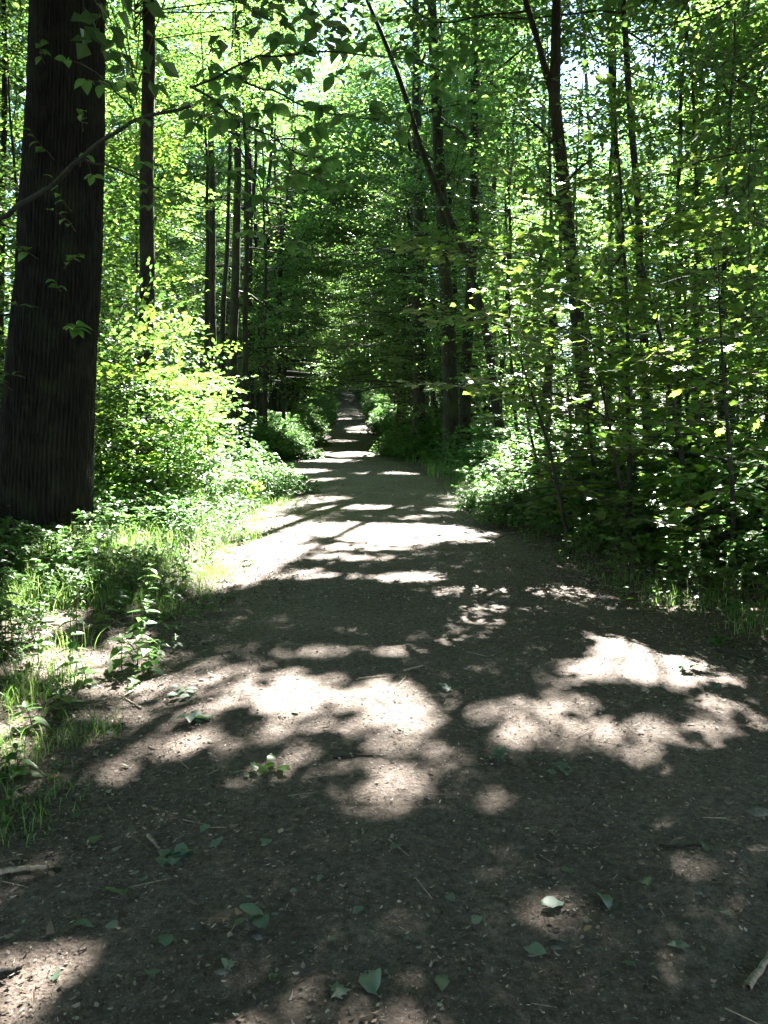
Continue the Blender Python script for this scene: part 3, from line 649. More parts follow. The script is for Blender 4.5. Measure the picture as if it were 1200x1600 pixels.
# --- young trees and saplings crowding both sides ---------------------------------
def sapling(x, y, h, L, lib, kind, label, group=None, name='young_tree', lean=(0, 0), nl=None, low=True, t0=.18, lmat=None, scale=1., spacing=.36, r0=None, cat='young tree', thin=0, el=(.05, .7), minh=None, shape='low'):
    b = np.array([x, y, ground(x, y) - .08]); top = b + np.array([lean[0], lean[1], h])
    m = max(8, int(h / .22)); tr = resample([b, (b + top) / 2 + np.array([rng.normal(0, .06 * h / 3), rng.normal(0, .1), 0]), top], m, .12, x * 3 + y)
    r0 = r0 or .010 + .0065 * h; rad = np.linspace(r0, .004, m); wd, lf = MB(), MB(); tube(wd, tr, rad, 7)
    crown(lf, wd, tr, rad, t0, .98, nl or int(5 + h * 3.2), L, lib, kind, spacing, el, low=low, scale=scale, shape=shape, thin=thin, minh=minh)
    return finish(name, label, cat, b, wd, lf, M_BARK, lmat or M_LEAF, group, 'foliage')
def by_px(px, d): return (px - 600) / F * d
# maple saplings whose tiers catch the sun at the right of the path
for (px, d, h, lab, le) in [(893, 8.8, 2.6, 'maple sapling reaching bright leaf tiers over the right edge of the path', (-.75, -.1)),
                            (945, 9.6, 2.9, 'thin maple sapling with a straight dark stem behind the bright leaf tiers', (-.3, .2)),
                            (1000, 8.2, 2.7, 'maple sapling with a slanting stem above the right bank', (-.5, .3)),
                            (1085, 8.8, 4.4, 'maple sapling leaning left, rightmost of the stems on the bank', (-.9, .2)),
                            (1150, 7.2, 3.0, 'low maple sapling with bright green leaves at the right picture edge', (-.2, 0)),
                            (850, 12.5, 3.2, 'young maple just behind the bright leaf tiers', (-.4, .2)),
                            (1060, 11.5, 4.6, 'taller young maple behind the right bank', (-.3, .1))]:
    sapling(by_px(px, d), d, h, 1.15, SPR_M, 'maple', lab, lmat=M_MAPLE, name='maple_sapling', lean=le, cat='sapling', nl=20, spacing=.34, t0=.08, el=(-.05, .5), shape='round')
# the maple whose three tiers of boughs hang over the right edge of the path
b = np.array([2.75, 8.9, ground(2.75, 8.9) - .08]); top = b + np.array([-.25, .1, 4.9]); wd, lf = MB(), MB()
tr = resample([b, (b + top) / 2 + [.08, 0, 0], top], 30, .08, 4); tube(wd, tr, np.linspace(.035, .008, 30), 8)
for pts, ts in [([(955, 470, 8.9), (900, 425, 8.7), (830, 398, 8.5), (770, 385, 8.4), (705, 388, 8.3)], 1.0), ([(960, 560, 8.9), (900, 520, 8.7), (840, 498, 8.5), (780, 492, 8.4), (715, 492, 8.3)], .95),
                ([(962, 660, 8.9), (900, 630, 8.7), (830, 608, 8.5), (770, 602, 8.4), (715, 608, 8.3)], .95), ([(955, 420, 8.9), (985, 370, 8.6), (1040, 350, 8.4), (1090, 340, 8.3)], .9), ([(960, 600, 8.9), (1000, 560, 8.5), (1060, 545, 8.2), (1110, 548, 8.0)], .9), ([(955, 500, 8.9), (910, 470, 9.3), (860, 450, 9.6), (810, 445, 9.8)], .9)]:
    q = resample([P(*a) for a in pts], 18, 0); q += np.cumsum(rng.normal(0, .006, q.shape), 0); tube(wd, q, np.linspace(.012, .003, 18), 6)
    a = q[3::2]; h = unit(np.gradient(q, axis=0))[3::2]; sg = np.where(np.arange(len(a)) % 2, 1, -1) * .8; sg[-1] = 0
    apply_sprays(lf, a, np.stack([h[:, 0] * np.cos(sg) - h[:, 1] * np.sin(sg), h[:, 0] * np.sin(sg) + h[:, 1] * np.cos(sg), rng.normal(0, .06, len(a))], 1), ts * np.linspace(.75, .55, len(a)), SPR_M, 'maple', cull=False, roll=.12)
finish('maple_sapling', 'maple sapling with three bright flat tiers of leaves over the path edge', 'sapling', b, wd, lf, M_BARK, M_MAPLE, crown_name='foliage')
# bright bush left of the path behind the oak
for (px, d, h, L, lab) in [(205, 11.3, 2.5, 1.0, 'bright sunlit bush right beside the huge oak'), (262, 12.5, 1.9, .85, 'leafy bush between the huge oak and the path'),
                           (160, 12.8, 3.2, 1.1, 'taller bush growing directly behind the huge oak'), (330, 15.5, 1.5, .8, 'low shaded bush behind the sunlit verge left of the path'), (225, 14.8, 3.0, 1.1, 'tall leafy bush behind the bright sunlit one')]:
    sapling(by_px(px, d), d, h, L, SPR, 'mid', lab, name='bush', cat='bush', nl=20, spacing=.26, t0=.05, el=(.2, .9), r0=.02, low=True, minh=.1)
    sapling(by_px(px, d) + rng.normal(0, .2), d + .4, h * .8, L, SPR_M, 'maple', 'maple shoot growing up through the bushes beside the huge oak', name='maple_sapling', cat='sapling', nl=12, spacing=.3, t0=.1, lmat=M_MAPLE, group='maple shoots by the oak')
for (px, d, h, L, lab) in [(325, 17.5, 10.5, 2.3, 'young tree with sunlit layered boughs filling the gap right of the slim straight tree'), (375, 18.6, 12, 2.6, 'taller young tree with bright boughs left of the path mouth'), (415, 27.5, 13, 3.0, 'young tree with bright hanging boughs beyond the side path'),
                           (255, 19, 13, 2.6, 'young tree behind the slim straight tree, bright leaves up to the top of the picture'), (90, 15, 9, 2.2, 'young tree behind the huge oak'), (30, 13, 8, 2.0, 'young tree at the left picture edge behind the huge oak'),
                           (1130, 12.5, 9, 2.1, 'young tree with broad bright boughs below the upper right corner'), (1060, 15.5, 11, 2.4, 'tall young tree with bright layered boughs right of the slender leaning tree'), (950, 18, 12, 2.4, 'young tree filling the space between the forked and the leaning tree'),
                           (840, 19, 11, 2.3, 'young tree with layered boughs left of the forked tree'), (775, 23, 13, 2.6, 'young tree behind the thin leaning trunk'), (640, 26, 13, 3.2, 'young tree with dark boughs arching over the path from the right'), (600, 31, 13, 3.4, 'second young tree arching over the path from the right, farther away'),
                           (445, 31, 12, 3.2, 'young tree with dark boughs arching over the path from the left'), (1190, 16, 11, 2.4, 'young tree at the right picture edge behind the hanging twigs'), (905, 24, 13, 2.6, 'tall young tree behind the forked tree'), (1010, 21, 13, 2.6, 'tall young tree far behind the slender leaning tree')]:
    x = by_px(px, d)
    while -.9 < max(pl(d) - x, x - pr(d)) < .9 or max(pl(d) - x, x - pr(d)) < 0: x += .1 if px > 500 else -.1
    sapling(x, d, h, L, SPR, 'mid', lab, nl=int(h * 2.9), t0=.2, spacing=.36, low=True, el=(-.05, .7), shape='round', scale=1.1)
sp2 = []; tries = 0
while len(sp2) < 230 and tries < 20000:
    tries += 1
    y = rng.uniform(7, 50) if rng.random() < .8 else rng.uniform(50, 75); x = rng.uniform(-1, 1) * (5 + .52 * y)
    e = max(pl(y) - x, x - pr(y))
    if e < (1.3 if y > 24 else 1.5 if x > 0 else 3.0) or cross_d(x, y) < .5: continue
    if x < 0 and y < 19 and x > -.47 * y * 1.0 + .3 and y < 13: continue
    if x > 0 and y < 9.5 and x < .5 * y + .3: continue
    pp = 600 + F * x / y
    if (820 < pp < 1045 and y < 15.5) or (170 < pp < 300 and y < 14.5) or (620 < pp < 760 and y < 22): continue
    if x < 0 and y < 13 and x > -7: continue
    r = 1.15 if y < 25 else 1.55
    if all((x - a) ** 2 + (y - c) ** 2 > r * r for a, c in sp2): sp2.append((x, y))
for x, y in sp2:
    h = rng.uniform(2.5, 5.5) if rng.random() < .62 else rng.uniform(6, 11)
    mp = rng.random() < .4 and y < 26
    side = 'left' if x < (pl(y) + pr(y)) / 2 else 'right'
    far = y > 28
    sapling(x, y, h, rng.uniform(1.0, 1.6) + .12 * h * (1.25 if y > 35 else 1), (SPR_M if mp else SPR), 'maple' if mp and y < 18 else ('far' if far else 'mid'),
            'young tree with layered leafy branches in the thicket on the %s side of the path' % side, group='young trees in the thicket on the %s' % side,
            lean=(rng.normal(0, .3) - np.sign(x) * .3, rng.normal(0, .2)), lmat=M_MAPLE if mp else M_LEAF, scale=1.5 if far else 1.25 if y > 14 else 1.05, spacing=.42 if far else .36, nl=int(4 + h * (2.5 if h > 5.5 else 2.9)), t0=.12 if h < 5.5 else .2)

# --- trees flanking the far path, arching over it ----------------------------------
yy = 30.0; k = 0
while yy < 200:
    for side in (-1, 1):
        y = yy + rng.uniform(-1.5, 1.5); off = rng.uniform(2.2, 3.6); x = (pl(y) - off) if side < 0 else (pr(y) + off)
        if cross_d(x, y) < .8: continue
        h = rng.uniform(9, 15) if yy > 75 else rng.uniform(13, 22); b = np.array([x, y, ground(x, y) - .1]); top = b + np.array([-side * rng.uniform(.2, 1.4), 0, h])
        tr = resample([b, (b + top) / 2, top], 26, .2, k); r0 = rng.uniform(.09, .16); wd, lf = MB(), MB(); tube(wd, tr, np.linspace(r0, .02, 26), 8)
        far = y > 60
        crown(lf, wd, tr, np.linspace(r0, .02, 26), .16 if far else .2, .97, (60 if y > 95 else 44) if far else int(h * 2.8), 5.4, SPR_B if y > 45 else SPR, 'far', .55 if far else .5, (-.05, .8), low=True, scale=.9 if y > 45 else 1.1, azc=(PI if side > 0 else 0, .35), twigs=not far, shape='low', droop=.01)
        finish('tree', 'tree on the %s of the far narrow path with boughs arching over it' % ('left' if side < 0 else 'right'), 'tree', b, wd, lf, M_BARK, M_LEAF_CAN, 'trees lining the far path on the %s' % ('left' if side < 0 else 'right')); k += 1
    yy += 4.0 if yy < 120 else 6
for i, (y, sd_, off, h) in enumerate([(27.5, 1, 2.0, 11), (29.5, 1, 2.6, 14), (31, -1, 2.0, 12), (33.5, 1, 1.9, 13), (35.5, -1, 1.9, 13), (38, 1, 2.2, 12), (40.5, -1, 2.0, 13), (43, 1, 2.0, 14), (46, -1, 2.0, 13), (50, 1, 2.0, 14), (54, -1, 2.0, 14), (58, 1, 2.0, 14), (95, -1, 1.6, 14), (104, 1, 1.6, 14), (114, -1, 1.5, 13), (124, 1, 1.5, 13), (136, -1, 1.4, 13), (146, 1, 1.4, 13), (154, -1, 1.3, 12), (162, 1, 1.2, 12), (168, -1, .8, 12), (172, 1, .6, 12)]):
    x = pl(y) - off if sd_ < 0 else pr(y) + off; b = np.array([x, y, ground(x, y) - .1]); top = b + np.array([-sd_ * 1.6, -.3, h])
    tr = resample([b, (b * .6 + top * .4) + [-sd_ * .1, 0, 0], top], 30, .2, y); wd, lf = MB(), MB(); tube(wd, tr, np.linspace(.10, .02, 30), 8)
    crown(lf, wd, tr, np.linspace(.1, .02, 30), .2, .98, int(h * 3.2), 4.0, SPR if y < 80 else SPR_B, 'far', .36, (-.15, .5), low=True, twigs=y < 80, scale=1.25, azc=(PI if sd_ > 0 else 0, .6), shape='low', droop=.015)
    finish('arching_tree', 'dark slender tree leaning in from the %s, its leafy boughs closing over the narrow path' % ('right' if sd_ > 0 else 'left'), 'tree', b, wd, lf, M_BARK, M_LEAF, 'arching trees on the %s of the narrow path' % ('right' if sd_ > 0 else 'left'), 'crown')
# --- the wood behind: shared crowns ------------------------------------------------
protos = []
for k in range(6):
    h = 15 + 1.6 * k; b = np.array([0., 300, 0]); bz = base_h(300.); top = np.array([rng.normal(0, .6), 300 + rng.normal(0, .6), h])
    tr = resample([b, (b + top) / 2, top], 30, .3, k); wd, lf = MB(), MB(); r0 = .14 + .02 * k
    tube(wd, tr, np.linspace(r0, .02, 30), 8)
    tr2 = tr + [0, 0, bz]
    crown(lf, wd, tr, np.linspace(r0, .02, 30), .10, .97, 42, 4.4, SPR_B, 'far', .55, (-.05, .9), cull=False, scale=1.0, twigs=False, minh=-99, shape='low')
    t = finish('tree', 'tree in the dense wood far behind', 'tree', b, wd, lf, M_BARK, M_LEAF_CAN, 'trees of the wood far behind'); protos.append(t)
    t.location = (-60 + 24 * k, 205, ground(-60 + 24 * k, 205.)); t.scale = (1.3,) * 3
cnt = 0
taken = []
for _ in range(9000):
    y = rng.uniform(45, 190); x = rng.uniform(-1, 1) * (.55 * y + 4)
    e = max(pl(y) - x, x - pr(y))
    if e < (6.2 if y < 165 else -99): continue
    r = 4.6 + y * .03
    if any((x - a) ** 2 + (y - c) ** 2 < r * r for a, c in taken): continue
    taken.append((x, y))
    if len(taken) > 55: break
for x, y in taken:
    copy_thing(protos[cnt % 6], (x, y, float(ground(x, y)) - .1), rng.uniform(0, 6.28), rng.uniform(.8, 1.25)); cnt += 1
for x, y in [(-6, -8), (6, -9), (0, -14), (-11, -3), (11, -4), (-14, -12), (14, -13), (-3.4, -8.5), (4.2, -8), (-2.8, -12), (3.2, -12), (-9.5, -7), (9.5, -8), (-13, 1), (14, 1), (-8.4, -.5), (8.8, -1), (-9.4, 3.2), (9.8, 3.6), (-7, -4.5), (7.5, -5)]:  # unseen trees added behind and beside the camera to shut out sky light
    copy_thing(protos[cnt % 6], (x, y, float(ground(x, y)) - .1), rng.uniform(0, 6.28), 1.0, 'unseen tree added around the viewpoint to block sky light', 'unseen trees added around the viewpoint'); cnt += 1

# --- near bough crossing the oak, from a tree beyond the left edge ------------------
D0 = 4.3
b = np.array([-3.0, 4.6, ground(-3.0, 4.6) - .1]); top = b + np.array([.2, .2, 9])
wd, lf, nb = MB(), MB(), MB(); tr = resample([b, (b + top) / 2, top], 40, .1, 5); tube(wd, tr, np.linspace(.085, .02, 40), 12)
crown(lf, wd, tr, np.linspace(.08, .02, 40), .5, .97, 12, 2.6, SPR_B, 'far', .5)
def bough(pts, r0, r1, n=24):
    q = resample([P(x, y, d) for x, y, d in pts], n, 0); q += np.cumsum(rng.normal(0, .006, q.shape), 0); tube(wd, q, np.linspace(r0, r1, n), 7); return q
start = P(-100, 378, 4.35)
wd_q = [bough([(-118, 385, 4.55), (-60, 368, 4.4), (0, 342, 4.3), (60, 300, 4.2), (120, 248, 4.1), (165, 205, 4.0), (205, 165, 3.9), (240, 150, 3.85), (300, 138, 3.8)], .017, .007),
        bough([(300, 138, 3.8), (350, 110, 3.7), (420, 88, 3.6), (500, 76, 3.5), (580, 78, 3.45), (660, 92, 3.4), (735, 118, 3.4)], .006, .002),
        bough([(205, 165, 3.9), (185, 140, 3.95), (165, 110, 4.0), (140, 95, 4.05)], .006, .002, 10),
        bough([(300, 138, 3.8), (345, 165, 3.75), (380, 190, 3.7), (430, 215, 3.7), (500, 235, 3.7)], .007, .002, 16),
        bough([(350, 110, 3.7), (400, 130, 3.6), (470, 150, 3.5), (560, 165, 3.5), (610, 175, 3.5)], .006, .002, 16),
        bough([(120, 248, 4.1), (160, 262, 4.0), (230, 290, 3.9), (290, 330, 3.8), (385, 345, 3.7)], .006, .002, 16),
        bough([(345, 165, 3.75), (370, 215, 3.7), (395, 270, 3.7), (410, 330, 3.65), (415, 370, 3.6)], .005, .002, 14),
        bough([(430, 215, 3.7), (450, 260, 3.7), (500, 290, 3.7)], .004, .002, 8)]
for q, (t0_, cntc) in zip(wd_q, [(.6, 5), (.05, 26), (.4, 4), (.1, 16), (.1, 18), (.3, 9), (.15, 14), (.2, 10)]):
    for j in range(cntc):
        t = t0_ + (1 - t0_) * (j + .7) / cntc; i = min(len(q) - 1, t * (len(q) - 1)); c = np.array([np.interp(i, np.arange(len(q)), q[:, k]) for k in range(3)])
        # short side twig ending in a whorl of drooping leaves
        a = rng.uniform(0, 6.28); e = c + np.array([math.cos(a) * .10, math.sin(a) * .10, rng.normal(0, .035)]) * rng.uniform(.4, 1.6)
        tube(nb, np.array([c, (c + e) / 2 + [0, 0, .01], e]), [.0025, .002, .0015], 5, 1)
        m = rng.integers(3, 6); aa = rng.uniform(0, 6.28) + np.arange(m) * 6.28 / m * .8
        d = np.stack([np.cos(aa), np.sin(aa), rng.normal(-.35, .3, m)], 1)
        leaves(nb, 'near', np.repeat(e[None], m, 0), d, np.array([0, 0, 1.]) + rng.normal(0, .3, (m, 3)), rng.uniform(.045, .088, m), 0, smoothf=True)
t = finish('overhanging_tree', 'small tree beyond the left edge whose thin bough crosses in front of the huge oak', 'tree', b, wd, lf, M_BARK, M_LEAF_CAN)
nb.build('bough_leaves', [M_BOUGH, M_TWIG], t, b)
# --- tree beyond the right edge with fine hanging twigs -----------------------------
b = np.array([5.4, 8.2, ground(5.4, 8.2) - .1]); top = b + np.array([-.5, .3, 11]); wd, lf, nb = MB(), MB(), MB()
tr = resample([b, (b + top) / 2, top], 40, .2, 9); tube(wd, tr, np.linspace(.10, .03, 40), 12); crown(lf, wd, tr, np.linspace(.1, .03, 40), .55, .97, 14, 3.2, SPR_B, 'far', .5)
A, Dn, Sc = [], [], []
for pts, r0 in [([(1260, -190, 8.0), (1150, -90, 7.6), (1075, 0, 7.3), (1020, 75, 7.1), (975, 112, 7.0), (952, 148, 6.9)], .02),
                ([(1300, 60, 8), (1250, 40, 7.6), (1205, 75, 7.3), (1180, 125, 7.1), (1170, 190, 7.0), (1168, 300, 7.0), (1172, 410, 7.0)], .012),
                ([(1300, 120, 7.8), (1240, 150, 7.5), (1190, 210, 7.3), (1185, 290, 7.3), (1190, 350, 7.2)], .008),
                ([(1310, 250, 8), (1230, 225, 7.6), (1150, 230, 7.3), (1080, 250, 7.1), (1030, 270, 7)], .012), ([(1310, 420, 8), (1230, 440, 7.5), (1160, 450, 7.1), (1100, 480, 6.9), (1075, 495, 6.8)], .012),
                ([(1310, 330, 8), (1230, 330, 7.6), (1150, 355, 7.3), (1085, 380, 7.2), (1050, 400, 7.1)], .010), ([(1290, 20, 8), (1200, 60, 7.8), (1120, 110, 7.6), (1060, 150, 7.4)], .012), ([(1300, -60, 8), (1200, -30, 7.8), (1100, 20, 7.8), (1020, 40, 7.8), (960, 60, 7.8)], .014)]:
    q = resample([P(x, y, d) for x, y, d in pts], 26, 0); q += np.cumsum(rng.normal(0, .006, q.shape), 0); tube(wd, q, np.linspace(r0, .003, 26), 6)
    a = q[6::2]; h = unit(np.gradient(q, axis=0))[6::2]; A.append(a); sg = np.where(np.arange(len(a)) % 2, 1, -1) * .9
    Dn.append(np.stack([h[:, 0] * np.cos(sg) - h[:, 1] * np.sin(sg), h[:, 0] * np.sin(sg) + h[:, 1] * np.cos(sg), rng.normal(-.1, .2, len(a))], 1)); Sc.append(rng.uniform(.8, 1.35, len(a)))
apply_sprays(nb, np.concatenate(A), np.concatenate(Dn), np.concatenate(Sc), SPR_S, 'mid', cull=True, low=True, roll=.3)
t = finish('overhanging_tree', 'tree beyond the right edge with fine twigs hanging down into the picture', 'tree', b, wd, lf, M_BARK, M_LEAF_CAN); nb.build('bough_leaves', [M_LEAF, M_TWIG], t, b)

# ------------------------------------------------------------------ undergrowth
def herb_template(g, h, pairs, size, kind='nettle'):
    s = Spray(); lp, ld, ln, ls = [], [], [], []; a = g.uniform(0, 6.28); lean = g.normal(0, .12, 2)
    for i in range(pairs):
        t = .15 + .85 * (i + .5) / pairs; z = h * t; a += PI / 2 + g.normal(0, .2)
        for q in (0, PI):
            lp.append((lean[0] * z * t, lean[1] * z * t, z)); ld.append((math.cos(a + q), math.sin(a + q), g.uniform(-.25, .35))); ln.append((g.normal(0, .2), g.normal(0, .2), 1)); ls.append(size * (1.15 - .5 * abs(t - .45)) * g.uniform(.8, 1.2))
    for q in range(3): lp.append((lean[0] * h, lean[1] * h, h)); ld.append((math.cos(q * 2.1), math.sin(q * 2.1), .7)); ln.append((0, 0, 1)); ls.append(size * .5)
    zz = np.linspace(0, h, 5); st = np.stack([lean[0] * zz * zz / h, lean[1] * zz * zz / h, zz], 1)
    s.p0, s.p1 = st[:-1], st[1:]; s.r0 = np.linspace(.004, .002, 4); s.r1 = s.r0 * .85
    s.lp, s.ld, s.ln, s.ls = np.array(lp), unit(np.array(ld)), np.array(ln), np.array(ls); return s
def bramble_template(g, h, size):
    s = Spray(); lp, ld, ln, ls, p0, p1 = [], [], [], [], [], []
    for st in range(4):
        a = g.uniform(0, 6.28); r = g.uniform(.1, .35); pr_ = np.zeros(3)
        for i in range(7):
            t = (i + 1) / 7; q = np.array([math.cos(a) * r * t, math.sin(a) * r * t, h * math.sin(t * 1.9) * g.uniform(.95, 1.05)]); p0.append(pr_); p1.append(q); pr_ = q
            if i < 1: continue
            for m in range(3): b_ = a + g.uniform(-2.4, 2.4); lp.append(q); ld.append((math.cos(b_), math.sin(b_), g.normal(.05, .25))); ln.append((g.normal(0, .28), g.normal(0, .28), 1)); ls.append(size * g.uniform(.7, 1.25))
    s.p0, s.p1 = np.array(p0), np.array(p1); s.r0 = np.full(len(p0), .003); s.r1 = s.r0 * .8
    s.lp, s.ld, s.ln, s.ls = np.array(lp), unit(np.array(ld)), np.array(ln), np.array(ls); return s
g = np.random.default_rng(5)
HERB = [herb_template(g, h, p, s) for h, p, s in [(.35, 6, .085), (.5, 8, .085), (.28, 5, .07), (.42, 7, .1), (.6, 9, .09)]]
BRAM = [bramble_template(g, h, s) for h, s in [(.35, .065), (.5, .07), (.28, .06), (.6, .075), (.42, .07)]]
TINY = [herb_template(g, h, p, s) for h, p, s in [(.06, 2, .04), (.09, 3, .045), (.12, 3, .05), (.05, 2, .05)]]
def place(mb, tpl, x, y, sc_, kind, leafmat=0, stemmat=1, stems=True, tilt=.15):
    if len(x) == 0: return
    z = surf(x, y) - .01; wh = rng.integers(0, len(tpl), len(x)); sc_ = np.broadcast_to(sc_, (len(x),))
    for k, s in enumerate(tpl):
        m = wh == k; n = m.sum()
        if not n: continue
        a = rng.uniform(0, 6.28, n); Z = unit(np.stack([rng.normal(0, tilt, n), rng.normal(0, tilt, n), np.ones(n)], 1)); X = unit(np.cross(np.stack([-np.sin(a), np.cos(a), 0 * a], 1), Z)); Y = np.cross(Z, X)
        M = np.stack([X, Y, Z], 2); A = np.stack([x[m], y[m], z[m]], 1)[:, None]; q_ = sc_[m][:, None, None]
        tr = lambda q: (A + q_ * np.einsum('nij,mj->nmi', M, q)).reshape(-1, 3); rt = lambda q: np.einsum('nij,mj->nmi', M, q).reshape(-1, 3)
        pr_ = np.repeat(rng.random(n), len(s.ls)) * .6 + .4 * rng.random(n * len(s.ls))
        leaves(mb, kind, tr(s.lp), rt(s.ld), rt(s.ln) + rng.normal(0, .1, (n * len(s.ls), 3)), (s.ls[None] * sc_[m][:, None]).ravel() * rng.uniform(.85, 1.15, n * len(s.ls)), leafmat, pr_)
        if stems: prisms(mb, tr(s.p0), tr(s.p1), np.tile(s.r0, n), np.tile(s.r1, n), stemmat)
def scatter(n, y0, y1, xw, dens):
    y = y0 + (y1 - y0) * rng.random(n) ** 1.25; x = rng.uniform(-1, 1, n) * (xw + .5 * y); d = dens(x, y); m = rng.random(n) < d; return x[m], y[m]
def patch(x, y, s=1.1, o=0, lo=.42, hi=.6): return smooth(lo, hi, fbm(x * s + o, y * s + o * 2, 3))
# leafy cover
def dens_l(x, y):
    e = edge_d(x, y); left = x < 0
    a = smooth(.05, .5, e) * (.25 + .75 * patch(x, y, 1.0, 5))
    nearleft = left & (y < 6.5); a = np.where(nearleft, a * smooth(.25, 1.1, e) * .6, a)
    a = np.where((~left) & (y < 6.2), a * .25, a)
    return a * np.where(y > 22, .6, 1)
mb = MB()
x, y = scatter(15000, 3.2, 34, 1.5, dens_l); e = edge_d(x, y); hs = (.45 + .65 * smooth(.1, 1.3, e)) * rng.uniform(.7, 1.25, len(x)) * (1 + .25 * (x > 0) * (y > 7)) * np.where((x < 0) & (y < 13), .66, 1)
nr = y < 9
place(mb, BRAM, x[nr], y[nr], hs[nr], 'mid'); place(mb, BRAM, x[~nr], y[~nr], hs[~nr] * 1.15, 'mid', stems=False)
tag(mb.build('undergrowth', [M_HERB, M_TWIG]), 'low green leafy undergrowth along both verges', 'undergrowth', None, 'stuff')
mb = MB(); x, y = scatter(6500, 3.0, 26, 1.0, lambda x, y: dens_l(x, y) * patch(x, y, .8, 22, .45, .62)); hs = rng.uniform(.7, 1.3, len(x)) * np.clip(.6 + .4 * edge_d(x, y), .6, 1.15) * np.where((x < 0) & (y < 13), .62, 1)
place(mb, HERB, x, y, hs, 'mid'); tag(mb.build('nettles', [M_HERB, M_TWIG]), 'upright nettle-like herbs crowding the verges', 'undergrowth', None, 'stuff')
mb = MB(); x, y = scatter(9000, 2.2, 16, .5, lambda x, y: np.where(edge_d(x, y) > -.25, 1, 0) * (1 - .7 * smooth(.8, 2, edge_d(x, y))) * patch(x, y, 2.2, 40, .5, .65) * .55); place(mb, TINY, x, y, rng.uniform(.6, 1.5, len(x)), 'mid', stems=False)
tag(mb.build('seedlings', [M_HERB]), 'tiny green seedlings along the path margins', 'undergrowth', None, 'stuff')
# far verge cover: larger, coarser leaves
mb = MB(); n = 9000; y = 24 + 150 * rng.random(n) ** 1.6; sgn = rng.choice([-1, 1], n); off = rng.exponential(1.6, n) + .1; x = np.where(sgn < 0, pl(y) - off, pr(y) + off); m = edge_d(x, y) > .05; x, y, off = x[m], y[m], off[m]
place(mb, BRAM, x, y, rng.uniform(.8, 1.6, len(x)) * (1 + .012 * y) * (.5 + .5 * smooth(0, 1.2, off)), 'far', stems=False)
tag(mb.build('far_undergrowth', [M_HERB]), 'green undergrowth beside the far narrow path', 'undergrowth', None, 'stuff')
# bushes flanking the far path mouth, and the pale round one at the fork
def low_bush(x, y, r, h, n, label, mat, size=.07, group=None, kind='mid'):
    b = np.array([x, y, ground(x, y)]); t = thing('shrub', label, 'shrub', b, group); m = MB(); wd = MB()
    u = rng.random(n) ** .45; a = rng.uniform(0, 6.28, n); ph = np.arccos(rng.random(n)); lump = 1 + .3 * np.sin(a * 3 + x) + .2 * np.sin(a * 5 + y)
    pos = b + np.stack([np.cos(a) * np.sin(ph) * u * r * lump, np.sin(a) * np.sin(ph) * u * r * .7, np.cos(ph) * u * h * (1 + .15 * np.sin(a * 4))], 1) + rng.normal(0, .03, (n, 3))
    pos[:, 2] = np.maximum(pos[:, 2], surf(pos[:, 0], pos[:, 1]) + .02)
    leaves(m, kind, pos, np.stack([np.cos(a), np.sin(a), rng.normal(0, .4, n)], 1), np.array([0, 0, 1.]) + rng.normal(0, .35, (n, 3)), size * rng.uniform(.6, 1.3, n)); m.build('foliage', [mat], t, b)
    k = 14; a = rng.uniform(0, 6.28, k); e = b + np.stack([np.cos(a) * r * .7, np.sin(a) * r * .5, h * rng.uniform(.5, .95, k)], 1); prisms(wd, np.repeat(b[None] - [0, 0, .05], k, 0), e, np.full(k, .008), np.full(k, .003)); wd.build('stem', [M_TWIG], t, b); return t
low_bush(by_px(450, 25), 25.5, 1.1, .55, 2600, 'pale rounded shrub at the left corner where the side path meets', M_HERB, .09)
low_bush(by_px(405, 25), 26, .8, .6, 1800, 'darker low shrub just left of the pale rounded one', M_HERB, .09)
low_bush(by_px(488, 33), 33, .8, .6, 2200, 'sunlit yellow-green shrub left of the far path', M_GRASS, .09)
low_bush(by_px(612, 31), 31, .8, .55, 2200, 'sunlit green shrub right of the far path', M_GRASS, .09)
low_bush(by_px(625, 27), 27, .9, .8, 2200, 'grey-green shrub right of the far path in front of the sunlit one', M_HERB, .09)
low_bush(by_px(462, 36), 36, .9, .9, 2000, 'pale tall shrub left of the far path', M_HERB, .1)
low_bush(by_px(590, 45), 45, .8, .8, 1600, 'tall shrub squeezed against the right of the far path', M_HERB, .11)
low_bush(by_px(438, 15.5), 15.3, .75, .5, 2600, 'rounded leafy shrub bulging over the left edge of the path', M_HERB, .07)
low_bush(by_px(395, 14), 14.2, .7, .5, 2200, 'leafy shrub on the left verge behind the sunlit grass', M_HERB, .07)
low_bush(by_px(765, 13), 12.8, .65, .35, 2200, 'low leafy shrub at the right edge of the path where it narrows', M_HERB, .065)
low_bush(by_px(830, 11), 11.2, .85, .55, 3000, 'bright leafy shrub on the right bank', M_HERB, .065)
low_bush(by_px(925, 10), 10.2, .85, .55, 3000, 'dark leafy shrub on the right bank beneath the saplings', M_HERB, .065)
low_bush(by_px(1040, 8.6), 8.6, .85, .5, 3200, 'shaded leafy shrub overhanging the right margin', M_HERB, .065)
low_bush(by_px(1150, 7.8), 7.8, .85, .55, 3200, 'shaded leafy shrub nearest the right picture edge', M_HERB, .065)

